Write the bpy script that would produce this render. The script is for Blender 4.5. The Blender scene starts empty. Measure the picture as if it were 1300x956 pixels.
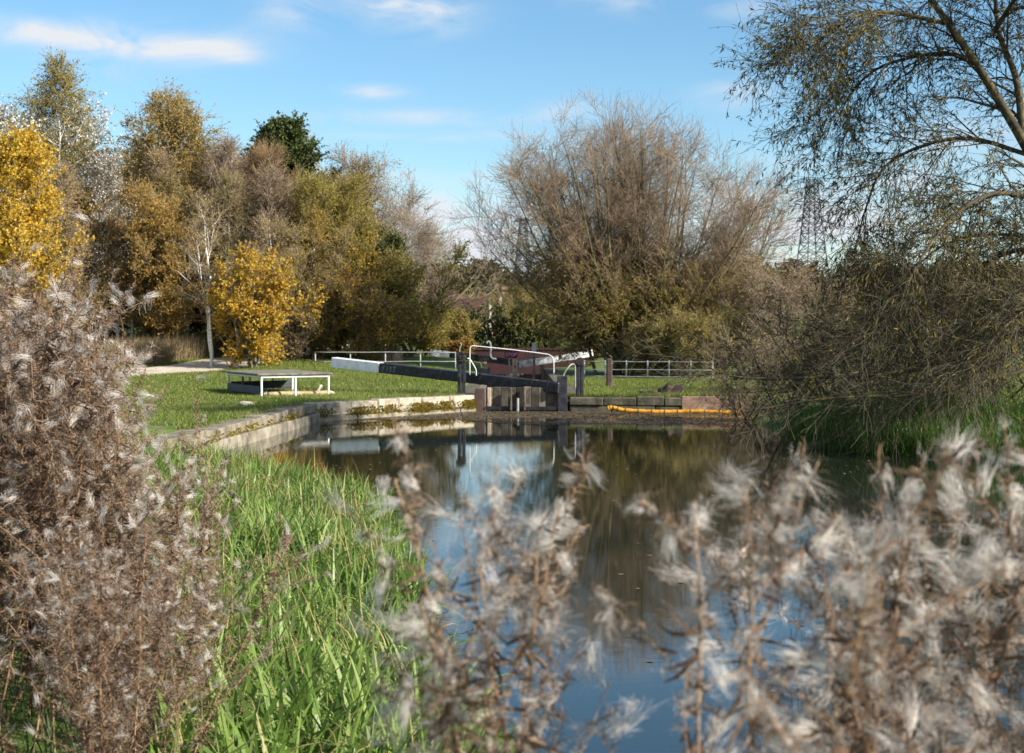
import bpy, math, numpy as np
from mathutils import Vector, Matrix

C = bpy.context.scene.collection
RNG = np.random.default_rng(11)
F = 50.0 / 36.0 * 1300.0          # focal length in photo pixels
HZ = 415.0                        # photo row of the horizon
CAM_Z = 2.1

def at(px, py, Y):
    return np.array([(px - 650.0) / F * Y, Y, CAM_Z - (py - HZ) / F * Y])

# ------------------------------------------------------------------ mesh building
class MB:
    def __init__(s):
        s.v, s.f, s.n = [], [], 0
    def add(s, v, f, mat=0):
        v = np.asarray(v, np.float32).reshape(-1, 3); f = np.asarray(f, np.int32)
        s.v.append(v); s.f.append((f + s.n, mat)); s.n += len(v)
    def tubes(s, P, R, k=4, mat=0, cap=False):
        P = np.asarray(P, float); R = np.asarray(R, float)
        if P.ndim == 2: P, R = P[None], R[None]
        M, N, _ = P.shape
        if M == 0: return
        R = np.broadcast_to(R, (M, N))
        T = np.gradient(P, axis=1); T /= np.linalg.norm(T, axis=2, keepdims=True) + 1e-9
        ov = np.abs(P[:, -1] - P[:, 0]); ref = np.eye(3)[np.argmin(ov, axis=1)][:, None, :]
        U = np.cross(T, ref); U /= np.linalg.norm(U, axis=2, keepdims=True) + 1e-9
        W = np.cross(T, U)
        a = np.arange(k) * 2 * math.pi / k + (math.pi / k)
        ring = P[:, :, None, :] + R[:, :, None, None] * (np.cos(a)[None, None, :, None] * U[:, :, None, :] + np.sin(a)[None, None, :, None] * W[:, :, None, :])
        idx = np.arange(M * N * k).reshape(M, N, k)
        nx = np.roll(idx, -1, axis=2)
        q = np.stack([idx[:, :-1], nx[:, :-1], nx[:, 1:], idx[:, 1:]], axis=-1).reshape(-1, 4)
        s.add(ring.reshape(-1, 3), q, mat)
        if cap:
            b = s.n - M * N * k
            for m in range(M):
                s.f.append((np.array([idx[m, -1]]) + b, mat)); s.f.append((np.array([idx[m, 0][::-1]]) + b, mat))
    def strips(s, P, W, side, mat=0):
        """flat ribbons: P (M,N,3), W (M,N) half widths, side (M,3) or (M,N,3)"""
        M, N, _ = P.shape
        if M == 0: return
        side = np.asarray(side)
        if side.ndim == 2: side = side[:, None, :]
        A = P - side * W[..., None]; B = P + side * W[..., None]
        v = np.stack([A, B], axis=2)
        idx = np.arange(M * N * 2).reshape(M, N, 2)
        q = np.stack([idx[:, :-1, 0], idx[:, :-1, 1], idx[:, 1:, 1], idx[:, 1:, 0]], axis=-1).reshape(-1, 4)
        s.add(v.reshape(-1, 3), q, mat)
    def leaves(s, P, D, L, W, rng, mat=0):
        n = len(P)
        if n == 0: return
        D = D / (np.linalg.norm(D, axis=1, keepdims=True) + 1e-9)
        r = rng.normal(size=(n, 3)); S = np.cross(D, r); S /= np.linalg.norm(S, axis=1, keepdims=True) + 1e-9
        L = np.broadcast_to(L, (n,))[:, None]; W = np.broadcast_to(W, (n,))[:, None]
        Nn = np.cross(S, D)
        mid = P + D * L * .45 + Nn * L * .08
        v = np.stack([P, mid + S * W * .5, P + D * L, mid - S * W * .5], axis=1)
        s.add(v.reshape(-1, 3), np.arange(n * 4).reshape(n, 4), mat)
    def box(s, p0, p1, w, h, mat=0, ch=0.012, up=(0, 0, 1)):
        """a bar from p0 to p1 (centre line), w across, h along `up`, long edges chamfered"""
        p0 = np.asarray(p0, float); p1 = np.asarray(p1, float)
        T = p1 - p0; Ln = np.linalg.norm(T); T /= Ln
        up = np.asarray(up, float)
        if abs(np.dot(T, up)) > .95: up = np.array([0, 1.0, 0])
        S = np.cross(T, up); S /= np.linalg.norm(S); U = np.cross(S, T)
        ch = min(ch, w * .3, h * .3, Ln * .3)
        a, b = w / 2, h / 2
        sec = [(a - ch, -b), (a, -b + ch), (a, b - ch), (a - ch, b), (-a + ch, b), (-a, b - ch), (-a, -b + ch), (-a + ch, -b)]
        sec2 = [(x * (1 - ch / a), y * (1 - ch / b)) for x, y in sec]
        def ring(p, sc): return [p + S * x + U * y for x, y in sc]
        v = ring(p0, sec2) + ring(p0 + T * ch, sec) + ring(p1 - T * ch, sec) + ring(p1, sec2)
        q = []
        for r in range(3):
            for i in range(8):
                j = (i + 1) % 8
                q.append([r * 8 + i, r * 8 + j, r * 8 + 8 + j, r * 8 + 8 + i])
        base = s.n
        s.add(v, q, mat)
        s.f.append((np.array([[7, 6, 5, 4, 3, 2, 1, 0]]) + base, mat)); s.f.append((np.array([[24, 25, 26, 27, 28, 29, 30, 31]]) + base, mat))
    def blob(s, c, r, rng, mat=0, n=10, rough=.2):
        th = np.linspace(0, math.pi, n); ph = np.linspace(0, 2 * math.pi, 2 * n, endpoint=False)
        T, Ph = np.meshgrid(th, ph, indexing='ij')
        k = rng.normal(size=(5, 3)) * 2.0; f = rng.uniform(0, 6, 5)
        d = np.stack([np.sin(T) * np.cos(Ph), np.sin(T) * np.sin(Ph), np.cos(T)], -1)
        m = 1 + rough * sum(np.sin(d @ k[i] * 1.6 + f[i]) for i in range(5)) / 2.2
        v = np.asarray(c) + d * m[..., None] * np.asarray(r)
        idx = np.arange(n * 2 * n).reshape(n, 2 * n); nx = np.roll(idx, -1, 1)
        q = np.stack([idx[:-1], idx[1:], nx[1:], nx[:-1]], -1).reshape(-1, 4)
        s.add(v.reshape(-1, 3), q, mat)
    def build(s, name, mats, parent=None, smooth=False):
        me = bpy.data.meshes.new(name)
        V = np.concatenate(s.v) if s.v else np.zeros((0, 3), np.float32)
        me.vertices.add(len(V)); me.vertices.foreach_set('co', V.ravel())
        loops = np.concatenate([f.ravel() for f, m in s.f]) if s.f else np.zeros(0, np.int32)
        tot = np.concatenate([np.full(len(f), f.shape[1], np.int32) for f, m in s.f])
        mi = np.concatenate([np.full(len(f), m, np.int32) for f, m in s.f])
        me.loops.add(len(loops)); me.loops.foreach_set('vertex_index', loops.astype(np.int32))
        me.polygons.add(len(tot)); st = np.zeros(len(tot), np.int32); st[1:] = np.cumsum(tot)[:-1]
        me.polygons.foreach_set('loop_start', st); me.polygons.foreach_set('loop_total', tot)
        me.polygons.foreach_set('material_index', mi)
        me.polygons.foreach_set('use_smooth', np.full(len(tot), smooth, bool))
        for m in (mats if isinstance(mats, (list, tuple)) else [mats]): me.materials.append(m)
        me.update(calc_edges=True)
        o = bpy.data.objects.new(name, me); C.objects.link(o)
        if parent is not None: o.parent = parent
        return o

def tag(o, label=None, cat=None, group=None, kind=None):
    if label: o['label'] = label
    if cat: o['category'] = cat
    if group: o['group'] = group
    if kind: o['kind'] = kind
    return o
def empty(name, loc, label, cat, group=None, rz=0):
    o = bpy.data.objects.new(name, None); o.empty_display_size = .2; C.objects.link(o)
    o.location = loc; o.rotation_euler = (0, 0, rz)
    return tag(o, label, cat, group)
def copy_tree(root, loc, rz, scale, label=None, group=None):
    r = root.copy(); C.objects.link(r); r.location = loc; r.rotation_euler = (0, 0, rz); r.scale = (scale,) * 3
    if label: r['label'] = label
    if group: r['group'] = group
    for ch in list(root.children):
        c = ch.copy(); C.objects.link(c); c.parent = r
        for g in ch.children:
            d = g.copy(); C.objects.link(d); d.parent = c
    return r

# ------------------------------------------------------------------ materials
def hexlin(c): return tuple(c) + (1.0,)
def mat(name, c1, c2=None, scale=4.0, rough=.8, bump=0.0, bscale=None, island=False, trans=0.0, stretch=None, ramp=None, spec=.3, c3=None, metal=0.0, detail=5.0, contrast=(.35, .65)):
    m = bpy.data.materials.new(name); m.use_nodes = True
    nt = m.node_tree; N = nt.nodes; L = nt.links; N.clear()
    out = N.new('ShaderNodeOutputMaterial')
    geo = N.new('ShaderNodeNewGeometry'); pos = geo.outputs['Position']
    if stretch:
        mp = N.new('ShaderNodeMapping'); mp.inputs['Scale'].default_value = stretch
        tc = N.new('ShaderNodeTexCoord'); L.new(tc.outputs['Object'], mp.inputs['Vector']); pos = mp.outputs['Vector']
    nz = N.new('ShaderNodeTexNoise'); nz.inputs['Scale'].default_value = scale; nz.inputs['Detail'].default_value = detail
    nz.inputs['Roughness'].default_value = .6
    L.new(pos, nz.inputs['Vector'])
    cr = N.new('ShaderNodeValToRGB')
    cols = ramp or ([c1, c2, c3] if c3 else [c1, c2 or c1])
    el = cr.color_ramp.elements
    while len(el) < len(cols): el.new(.5)
    for i, c in enumerate(cols):
        t = i / max(1, len(cols) - 1)
        el[i].position = t if island else contrast[0] + (contrast[1] - contrast[0]) * t
        el[i].color = hexlin(c)
    if island:
        # every leaf or blade its own tint, drifting in clumps
        mx = N.new('ShaderNodeMath'); mx.operation = 'MULTIPLY_ADD'; mx.inputs[1].default_value = 1.1; mx.inputs[2].default_value = -.55
        L.new(nz.outputs['Fac'], mx.inputs[0])
        ad = N.new('ShaderNodeMath'); ad.operation = 'ADD'; ad.use_clamp = True
        L.new(geo.outputs['Random Per Island'], ad.inputs[0]); L.new(mx.outputs[0], ad.inputs[1])
        L.new(ad.outputs[0], cr.inputs['Fac'])
    else:
        L.new(nz.outputs['Fac'], cr.inputs['Fac'])
    p = N.new('ShaderNodeBsdfPrincipled'); p.inputs['Roughness'].default_value = rough
    p.inputs['Specular IOR Level'].default_value = spec; p.inputs['Metallic'].default_value = metal
    L.new(cr.outputs['Color'], p.inputs['Base Color'])
    if bump:
        nb = N.new('ShaderNodeTexNoise'); nb.inputs['Scale'].default_value = bscale or scale * 3; nb.inputs['Detail'].default_value = 6
        L.new(pos, nb.inputs['Vector'])
        b = N.new('ShaderNodeBump'); b.inputs['Strength'].default_value = bump; b.inputs['Distance'].default_value = .02
        L.new(nb.outputs['Fac'], b.inputs['Height']); L.new(b.outputs['Normal'], p.inputs['Normal'])
    sh = p.outputs[0]
    if trans:
        t = N.new('ShaderNodeBsdfTranslucent'); L.new(cr.outputs['Color'], t.inputs['Color'])
        mix = N.new('ShaderNodeMixShader'); mix.inputs[0].default_value = trans
        L.new(sh, mix.inputs[1]); L.new(t.outputs[0], mix.inputs[2]); sh = mix.outputs[0]
    L.new(sh, out.inputs['Surface'])
    return m

M = {}
M['bark'] = mat('bark', (.10, .085, .065), (.20, .175, .14), 6, .9, .5, 18)
M['bark_olive'] = mat('bark_olive', (.075, .065, .035), (.17, .15, .075), 5, .9, .5, 18)
M['bark_pale'] = mat('bark_pale', (.17, .15, .11), (.34, .31, .25), 4, .9, .4, 18)
M['bark_mossy'] = mat('bark_mossy', (.035, .03, .02), (.06, .05, .032), 5, .9, .4, 14, c3=(.15, .115, .03))
M['birch_bark'] = mat('birch_bark', (.07, .065, .06), (.62, .60, .55), 3, .75, .2, 12, c3=(.72, .70, .66), stretch=(2, 2, 5), contrast=(.3, .55))
M['twig_brown'] = mat('twig_brown', (.16, .12, .09), (.26, .20, .15), 2, .9)
M['twig_grey'] = mat('twig_grey', (.15, .12, .085), (.25, .20, .15), 2, .9)
M['twig_red'] = mat('twig_red', (.17, .105, .055), (.26, .17, .095), 2, .9)
M['twig_olive'] = mat('twig_olive', (.15, .125, .06), (.25, .205, .10), 2, .9)
M['twig_willow'] = mat('twig_willow', (.15, .105, .068), (.26, .19, .125), 2, .9)
M['twig_dark'] = mat('twig_dark', (.045, .038, .027), (.10, .085, .05), 2, .9)
def leafm(name, cols, trans=.35, rough=.55, scale=.7): return mat(name, None, ramp=cols, island=True, trans=trans, rough=rough, scale=scale, spec=.25)
M['leaf_yellow'] = leafm('leaf_yellow', [(.34, .24, .02), (.62, .38, .025), (.72, .47, .05), (.56, .42, .09)], .45)
M['leaf_gold'] = leafm('leaf_gold', [(.30, .17, .02), (.55, .32, .025), (.66, .43, .04), (.36, .30, .05)], .45)
M['leaf_tan'] = leafm('leaf_tan', [(.24, .17, .055), (.36, .255, .08), (.46, .32, .10), (.28, .23, .08)], .35)
M['leaf_orange'] = leafm('leaf_orange', [(.26, .16, .045), (.42, .25, .05), (.36, .26, .07)], .35)
M['leaf_silver'] = leafm('leaf_silver', [(.16, .15, .07), (.30, .30, .24), (.62, .63, .60), (.72, .73, .72)], .15)
M['leaf_olive'] = leafm('leaf_olive', [(.15, .13, .032), (.26, .215, .048), (.40, .285, .055), (.22, .19, .05)], .38)
M['leaf_olive_yellow'] = leafm('leaf_olive_yellow', [(.14, .14, .03), (.26, .22, .04), (.40, .30, .04), (.20, .19, .045)], .4)
M['leaf_mixed'] = leafm('leaf_mixed', [(.07, .085, .025), (.17, .15, .035), (.42, .27, .03), (.54, .34, .035)], .35)
M['leaf_dark'] = leafm('leaf_dark', [(.03, .05, .015), (.065, .095, .025), (.12, .15, .04)], .3, .45)
M['leaf_brown'] = leafm('leaf_brown', [(.16, .115, .065), (.27, .19, .10), (.23, .19, .09)], .25)
M['leaf_hedge'] = leafm('leaf_hedge', [(.05, .065, .018), (.085, .105, .028), (.13, .135, .04)], .25)
M['leaf_willow'] = leafm('leaf_willow', [(.04, .045, .016), (.065, .068, .02), (.11, .095, .025), (.30, .21, .03)], .35)  # leaf colours darkened to stand in for shade on the right bank
M['reed'] = leafm('reed', [(.06, .11, .02), (.12, .21, .036), (.19, .29, .06), (.32, .38, .14)], .4, .38, 1.5)
M['reed_dry'] = leafm('reed_dry', [(.30, .21, .08), (.42, .32, .15), (.30, .27, .10)], .35, .5)
M['grass'] = leafm('grass', [(.075, .11, .02), (.13, .18, .03), (.19, .235, .045), (.26, .27, .085)], .35, .5, .35)
M['grass_dark'] = leafm('grass_dark', [(.03, .055, .012), (.05, .09, .018), (.08, .12, .03)], .35, .5)
M['grass_straw'] = leafm('grass_straw', [(.24, .18, .10), (.36, .27, .16), (.20, .18, .08)], .3)
M['litter'] = leafm('litter', [(.05, .045, .035), (.09, .08, .06), (.14, .10, .055), (.26, .18, .09), (.07, .07, .06)], .1, .8, 1.2)
M['fluff'] = leafm('fluff', [(.50, .44, .38), (.66, .61, .56), (.78, .75, .72)], .45, .9, 6)
M['pod'] = leafm('pod', [(.05, .03, .018), (.13, .078, .045), (.24, .155, .095), (.38, .27, .18), (.11, .075, .05)], .3, .7, 5)
M['herb_leaf'] = leafm('herb_leaf', [(.045, .026, .018), (.10, .058, .034), (.18, .11, .068), (.25, .175, .11)], .3, .7, 5)
M['herb_stem'] = mat('herb_stem', (.20, .11, .06), (.36, .24, .14), 8, .7)
M['black_paint'] = mat('black_paint', (.010, .011, .015), (.026, .027, .034), 7, .5, .3, 22, c3=(.075, .07, .066), contrast=(.35, .78), detail=8)
M['white_paint'] = mat('white_paint', (.58, .59, .60), (.74, .75, .76), 5, .5, .1, 20, c3=(.80, .80, .80))
M['white_rail'] = mat('white_rail', (.70, .70, .70), (.82, .82, .82), 6, .4)
M['galv'] = mat('galv', (.20, .21, .20), (.34, .35, .34), 5, .5)
M['worn_shaded_white'] = mat('worn_shaded_white', (.16, .17, .18), (.34, .36, .38), 4, .6, .2, 20, c3=(.55, .56, .57))  # grey for worn paint and for the shading along the far right beam
M['old_timber'] = mat('old_timber', (.10, .085, .07), (.24, .21, .17), 3, .85, .5, 12, c3=(.32, .29, .25), stretch=(6, 6, 1))
M['gate_timber'] = mat('gate_timber', (.035, .03, .024), (.10, .085, .065), 3, .8, .5, 12, c3=(.20, .175, .14), stretch=(7, 7, 1))
M['pale_timber'] = mat('pale_timber', (.22, .17, .12), (.40, .32, .24), 3, .85, .4, 12, c3=(.46, .40, .33), stretch=(6, 6, 1))
M['deck_timber'] = mat('deck_timber', (.07, .062, .05), (.15, .135, .11), 3, .85, .4, 12, c3=(.20, .185, .155), stretch=(2, 7, 2))
M['dark_post'] = mat('dark_post', (.045, .03, .026), (.10, .065, .055), 5, .8, .4, 18)
M['iron'] = mat('iron', (.025, .025, .025), (.07, .06, .055), 10, .5, .2, 25, metal=.4)
M['orange_boom'] = mat('orange_boom', (.42, .19, .012), (.62, .31, .02), 6, .6, .1)
M['boom_strap'] = mat('boom_strap', (.10, .06, .02), (.16, .10, .03), 6, .6)
M['sign_red'] = mat('sign_red', (.16, .008, .05), (.22, .012, .065), 5, .5)
M['sign_text'] = mat('sign_text', (.75, .55, .65), (.8, .6, .7), 5, .5)
M['scrawl'] = mat('scrawl', (.12, .14, .16), (.26, .29, .31), 20, .7)
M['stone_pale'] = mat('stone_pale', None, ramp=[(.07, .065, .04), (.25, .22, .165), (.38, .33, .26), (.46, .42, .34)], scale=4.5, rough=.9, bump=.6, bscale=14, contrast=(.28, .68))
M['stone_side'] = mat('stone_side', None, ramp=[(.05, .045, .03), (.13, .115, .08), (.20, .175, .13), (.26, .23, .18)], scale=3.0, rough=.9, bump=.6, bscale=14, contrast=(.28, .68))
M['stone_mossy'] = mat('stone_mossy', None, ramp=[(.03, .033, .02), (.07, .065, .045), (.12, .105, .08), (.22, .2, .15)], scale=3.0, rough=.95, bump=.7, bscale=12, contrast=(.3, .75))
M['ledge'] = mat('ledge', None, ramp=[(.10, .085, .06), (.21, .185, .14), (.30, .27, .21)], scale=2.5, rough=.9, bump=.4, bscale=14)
M['soil'] = mat('soil', (.02, .015, .012), (.075, .052, .04), 6, .95, .8, 14)
M['stone_loose'] = mat('stone_loose', (.38, .34, .28), (.6, .56, .5), 6, .9, .4, 14)
M['log'] = mat('log', (.30, .22, .13), (.46, .36, .24), 6, .9, .4, 14)
M['steel_dark_and_shade'] = mat('steel_dark_and_shade', (.035, .04, .05), (.06, .065, .08), 5, .6, .1)
M['pylon_steel'] = mat('pylon_steel', (.035, .04, .045), (.06, .065, .07), 5, .6)

def brick_mat(name, c1, c2, mortar, scale=1.0, rot=(math.pi / 2, 0, 0)):
    m = bpy.data.materials.new(name); m.use_nodes = True
    nt = m.node_tree; N = nt.nodes; L = nt.links
    p = N['Principled BSDF']; p.inputs['Roughness'].default_value = .9
    tc = N.new('ShaderNodeTexCoord'); mp = N.new('ShaderNodeMapping'); mp.inputs['Rotation'].default_value = rot
    b = N.new('ShaderNodeTexBrick'); b.inputs['Scale'].default_value = scale
    b.inputs['Brick Width'].default_value = .225; b.inputs['Row Height'].default_value = .075; b.inputs['Mortar Size'].default_value = .009
    b.inputs['Color1'].default_value = hexlin(c1); b.inputs['Color2'].default_value = hexlin(c2); b.inputs['Mortar'].default_value = hexlin(mortar)
    nz = N.new('ShaderNodeTexNoise'); nz.inputs['Scale'].default_value = 3; nz.inputs['Detail'].default_value = 6
    mx = N.new('ShaderNodeMix'); mx.data_type = 'RGBA'; mx.blend_type = 'MULTIPLY'; mx.inputs['Factor'].default_value = .6
    cr = N.new('ShaderNodeValToRGB'); cr.color_ramp.elements[0].color = (.45, .45, .42, 1); cr.color_ramp.elements[1].color = (1.2, 1.15, 1.1, 1)
    cr.color_ramp.elements[0].position = .3; cr.color_ramp.elements[1].position = .65
    L.new(tc.outputs['Object'], mp.inputs['Vector']); L.new(mp.outputs[0], b.inputs['Vector']); L.new(tc.outputs['Object'], nz.inputs['Vector'])
    L.new(nz.outputs['Fac'], cr.inputs['Fac']); L.new(b.outputs['Color'], mx.inputs['A']); L.new(cr.outputs['Color'], mx.inputs['B'])
    L.new(mx.outputs['Result'], p.inputs['Base Color'])
    bp = N.new('ShaderNodeBump'); bp.inputs['Strength'].default_value = .6; bp.inputs['Distance'].default_value = .01; bp.invert = True
    L.new(b.outputs['Fac'], bp.inputs['Height']); L.new(bp.outputs['Normal'], p.inputs['Normal'])
    return m
M['brick_pink'] = brick_mat('brick_pink', (.24, .12, .08), (.38, .24, .17), (.22, .20, .16))
M['brick_red'] = brick_mat('brick_red', (.032, .009, .010), (.045, .012, .013), (.028, .015, .015))
M['brick_lock'] = brick_mat('brick_lock', (.10, .055, .04), (.16, .09, .06), (.11, .10, .085))
M['brick_house'] = brick_mat('brick_house', (.26, .12, .085), (.32, .16, .11), (.3, .26, .22))
M['roof_tile'] = mat('roof_tile', (.045, .022, .018), (.08, .04, .032), 2, .85, .3)
M['roof_slate'] = mat('roof_slate', (.07, .065, .07), (.12, .11, .11), 2, .8, .3)
M['render_white'] = mat('render_white', (.55, .53, .5), (.62, .6, .57), 2, .8)
M['glass_dark'] = mat('glass_dark', (.03, .035, .04), (.05, .055, .06), 2, .15)

# ------------------------------------------------------------------ the pond outline and the terrain
POND = np.array([(-4.95, 24.0), (-4.36, 31.6), (-0.92, 35.55), (-0.92, 62.5), (1.25, 62.5), (1.32, 35.25), (5.75, 34.6), (5.3, 30.0), (5.35, 25.5), (6.4, 23.3),
                 (9.5, 22.2), (16, 21.5), (34, 20), (34, 6), (9, 3.9), (3.6, 3.9), (1.0, 4.9), (0, 6.9), (-.5, 9), (-.9, 12), (-1.55, 16), (-3.2, 19.8), (-4.7, 21.6)], float)
WALLED = {0, 1, 2, 3, 4, 5}
def seg_dist(P):
    """signed distance to the pond (outside positive) and the nearest edge"""
    A = POND; B = np.roll(POND, -1, 0)
    best = np.full(len(P), 1e9); bi = np.zeros(len(P), int); inside = np.zeros(len(P), bool)
    for i in range(len(A)):
        a, b = A[i], B[i]; ab = b - a
        t = np.clip(((P - a) @ ab) / (ab @ ab), 0, 1)
        d = np.linalg.norm(P - (a + t[:, None] * ab), axis=1)
        m = d < best; best[m] = d[m]; bi[m] = i
        c = ((a[1] > P[:, 1]) != (b[1] > P[:, 1]))
        xi = (b[0] - a[0]) * (P[:, 1] - a[1]) / ((b[1] - a[1]) if b[1] != a[1] else 1e-9) + a[0]
        inside ^= c & (P[:, 0] < xi)
    return np.where(inside, -best, best), bi
def sst(x, a, b):
    t = np.clip((x - a) / (b - a), 0, 1); return t * t * (3 - 2 * t)
def height(P):
    d, bi = seg_dist(P)
    x, y = P[:, 0], P[:, 1]
    walled = np.isin(bi, list(WALLED))
    wid = np.where((x < .6) & (y > 5), 3.0, 1.3)
    nat = np.where(d > 0, .03 + .40 * sst(d / wid, 0, 1), -.6 * sst(-d, 0, 1.2) + .03 * (1 - sst(-d, 0, .1)))
    wl = np.where(d > .36, .37, -.7)
    wl = np.where((d < 0) & ((bi == 2) | (bi == 3) | (bi == 4)) & (y > 36), -2.2, wl)
    z = np.where(walled, wl, nat)
    land = d > .36
    g = .05 * np.sin(x * .7 + y * .31) * np.sin(y * .43 - x * .2) * sst(d, .5, 3)
    z = z + np.where(land, g, 0)
    z = z + np.where(land, .55 * sst(y, 44, 66) * sst(-x, -2, 6), 0)
    z = z + np.where(land, .18 * sst(y, 36.5, 44) * sst(-x, .5, 3), 0)
    z = z + 11.0 * sst(y, 130, 420) + 3 * sst(y, 110, 300) * (np.sin(x * .011 + .6) * .5 + .2)
    z = z + 16 * sst(y, 420, 1500) * 0
    return z
def hz(x, y): return float(height(np.array([[x, y]], float))[0])

def axis(lo, hi, step, ends, growth):
    a = list(np.arange(lo, hi + 1e-6, step)); s = step
    while a[-1] < ends[1]: s *= growth; a.append(a[-1] + s)
    s = step
    while a[0] > ends[0]: s *= growth; a.insert(0, a[0] - s)
    return np.array(a)
xs = axis(-9, 10, .16, (-1400, 1400), 1.16); ys = axis(2, 38, .16, (-60, 2200), 1.14)
X, Y = np.meshgrid(xs, ys, indexing='xy'); Pg = np.stack([X.ravel(), Y.ravel()], 1)
Zg = height(Pg)
g = MB(); nx_, ny_ = len(xs), len(ys); idx = np.arange(nx_ * ny_).reshape(ny_, nx_)
g.add(np.column_stack([Pg, Zg]), np.stack([idx[:-1, :-1], idx[:-1, 1:], idx[1:, 1:], idx[1:, :-1]], -1).reshape(-1, 4))
gm = mat('ground_soil_grass', None, ramp=[(.055, .06, .022), (.07, .105, .02), (.085, .135, .024), (.12, .14, .045)], scale=.9, rough=.95, bump=.5, bscale=9, contrast=(.3, .7))
tag(g.build('ground', gm, smooth=True), kind='structure')

# water: one sheet; soft ripples from noise
wm = bpy.data.materials.new('water'); wm.use_nodes = True
N = wm.node_tree.nodes; L = wm.node_tree.links
p = N['Principled BSDF']; p.inputs['Base Color'].default_value = (.012, .016, .010, 1); p.inputs['Roughness'].default_value = 0.0; p.inputs['IOR'].default_value = 1.75
geo = N.new('ShaderNodeNewGeometry')
def wave(sc, stretch, strength, dist, prev):
    mp = N.new('ShaderNodeMapping'); mp.inputs['Scale'].default_value = stretch; L.new(geo.outputs['Position'], mp.inputs['Vector'])
    n = N.new('ShaderNodeTexNoise'); n.inputs['Scale'].default_value = sc; n.inputs['Detail'].default_value = 3; L.new(mp.outputs[0], n.inputs['Vector'])
    b = N.new('ShaderNodeBump'); b.inputs['Strength'].default_value = strength; b.inputs['Distance'].default_value = dist
    L.new(n.outputs['Fac'], b.inputs['Height'])
    if prev: L.new(prev.outputs['Normal'], b.inputs['Normal'])
    return b
b1 = wave(.7, (1, 1.8, 1), .007, .05, None); b2 = wave(4, (1, 3.2, 1), .038, .010, b1)
L.new(b2.outputs['Normal'], p.inputs['Normal'])
w = MB(); w.add([(-8, 3.2, 0), (40, 3.2, 0), (40, 35.45, 0), (-8, 35.45, 0)], [[0, 1, 2, 3]])
tag(w.build('water', wm), kind='structure')
w = MB(); w.add([(-1.1, 35.75, -.55), (1.5, 35.75, -.55), (1.5, 60.4, -.55), (-1.1, 60.4, -.55)], [[0, 1, 2, 3]])
tag(w.build('lock_water', wm), kind='structure')

# gravel towpath on the left, a ribbon laid on the terrain
pth = np.array([(-17.5, 36), (-14.6, 42), (-12.3, 47.5), (-10.7, 52.5), (-9.6, 58), (-9.5, 66), (-10.5, 78)])
t = np.linspace(0, len(pth) - 1, 60); pc = np.column_stack([np.interp(t, range(len(pth)), pth[:, i]) for i in (0, 1)])
for _ in range(6): pc[1:-1] = (pc[:-2] + 2 * pc[1:-1] + pc[2:]) / 4
tn = np.gradient(pc, axis=0); tn /= np.linalg.norm(tn, axis=1, keepdims=True); nr = np.column_stack([tn[:, 1], -tn[:, 0]])
rows = []
for k, off in enumerate(np.linspace(-1.7, 1.6, 9)):
    wob = .12 * np.sin(t * 3.1 + k) if k in (0, 8) else 0
    q = pc + nr * (off + wob)[:, None] if np.ndim(wob) else pc + nr * off
    rows.append(np.column_stack([q, height(q) + (.035 if 0 < k < 8 else -.01)]))
Pv = np.stack(rows, 1); ii = np.arange(60 * 9).reshape(60, 9)
pm = MB(); pm.add(Pv.reshape(-1, 3), np.stack([ii[:-1, :-1], ii[:-1, 1:], ii[1:, 1:], ii[1:, :-1]], -1).reshape(-1, 4))
tag(pm.build('path', mat('gravel', (.36, .31, .25), (.52, .46, .38), 2.2, .95, .5, 30, c3=(.46, .40, .33)), smooth=True), kind='structure')

# ------------------------------------------------------------------ branching
def interp_path(P, t):
    Np = P.shape[1]; f = t * (Np - 1); i = np.clip(f.astype(int), 0, Np - 2); u = (f - i)[:, None]
    return i, u
def grow(P, R, n, t0, t1, Lf, ang, asd, Np, up, jit, rfac, rtip, rng, side=None):
    Mp = len(P)
    if np.isscalar(n): n = np.full(Mp, n)
    pi = np.repeat(np.arange(Mp), n)
    k = np.concatenate([np.arange(c) for c in n]) if len(n) else np.zeros(0)
    t = t0 + (t1 - t0) * (k + rng.uniform(0, 1, len(pi))) / np.repeat(n, n)
    t = np.clip(t, 0, .999)
    i, u = interp_path(P, t)
    p0 = P[pi, i] * (1 - u) + P[pi, i + 1] * u
    r0 = R[pi, i] * (1 - u[:, 0]) + R[pi, i + 1] * u[:, 0]
    T = P[pi, i + 1] - P[pi, i]; T /= np.linalg.norm(T, axis=1, keepdims=True) + 1e-9
    q = rng.normal(size=T.shape); q -= (q * T).sum(1, keepdims=True) * T
    if side is not None: q = q + np.asarray(side); q -= (q * T).sum(1, keepdims=True) * T
    q /= np.linalg.norm(q, axis=1, keepdims=True) + 1e-9
    a = np.radians(rng.normal(ang, asd, len(pi)))[:, None]
    d = np.cos(a) * T + np.sin(a) * q
    ln = Lf(t, rng) if callable(Lf) else np.full(len(pi), Lf) * rng.uniform(.6, 1.2, len(pi))
    st = (ln / (Np - 1))[:, None]
    out = [p0]; pcur = p0
    for s in range(Np - 1):
        d = d + np.array([0, 0, up / (Np - 1)]) + rng.normal(size=d.shape) * jit
        d /= np.linalg.norm(d, axis=1, keepdims=True) + 1e-9
        pcur = pcur + d * st; out.append(pcur)
    PP = np.stack(out, 1)
    rs = np.maximum(np.minimum(r0 * rfac, r0), rtip)[:, None]
    RR = rs * (1 - np.linspace(0, 1, Np)[None] ** .8) + rtip * np.linspace(0, 1, Np)[None]
    return PP, RR
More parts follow.
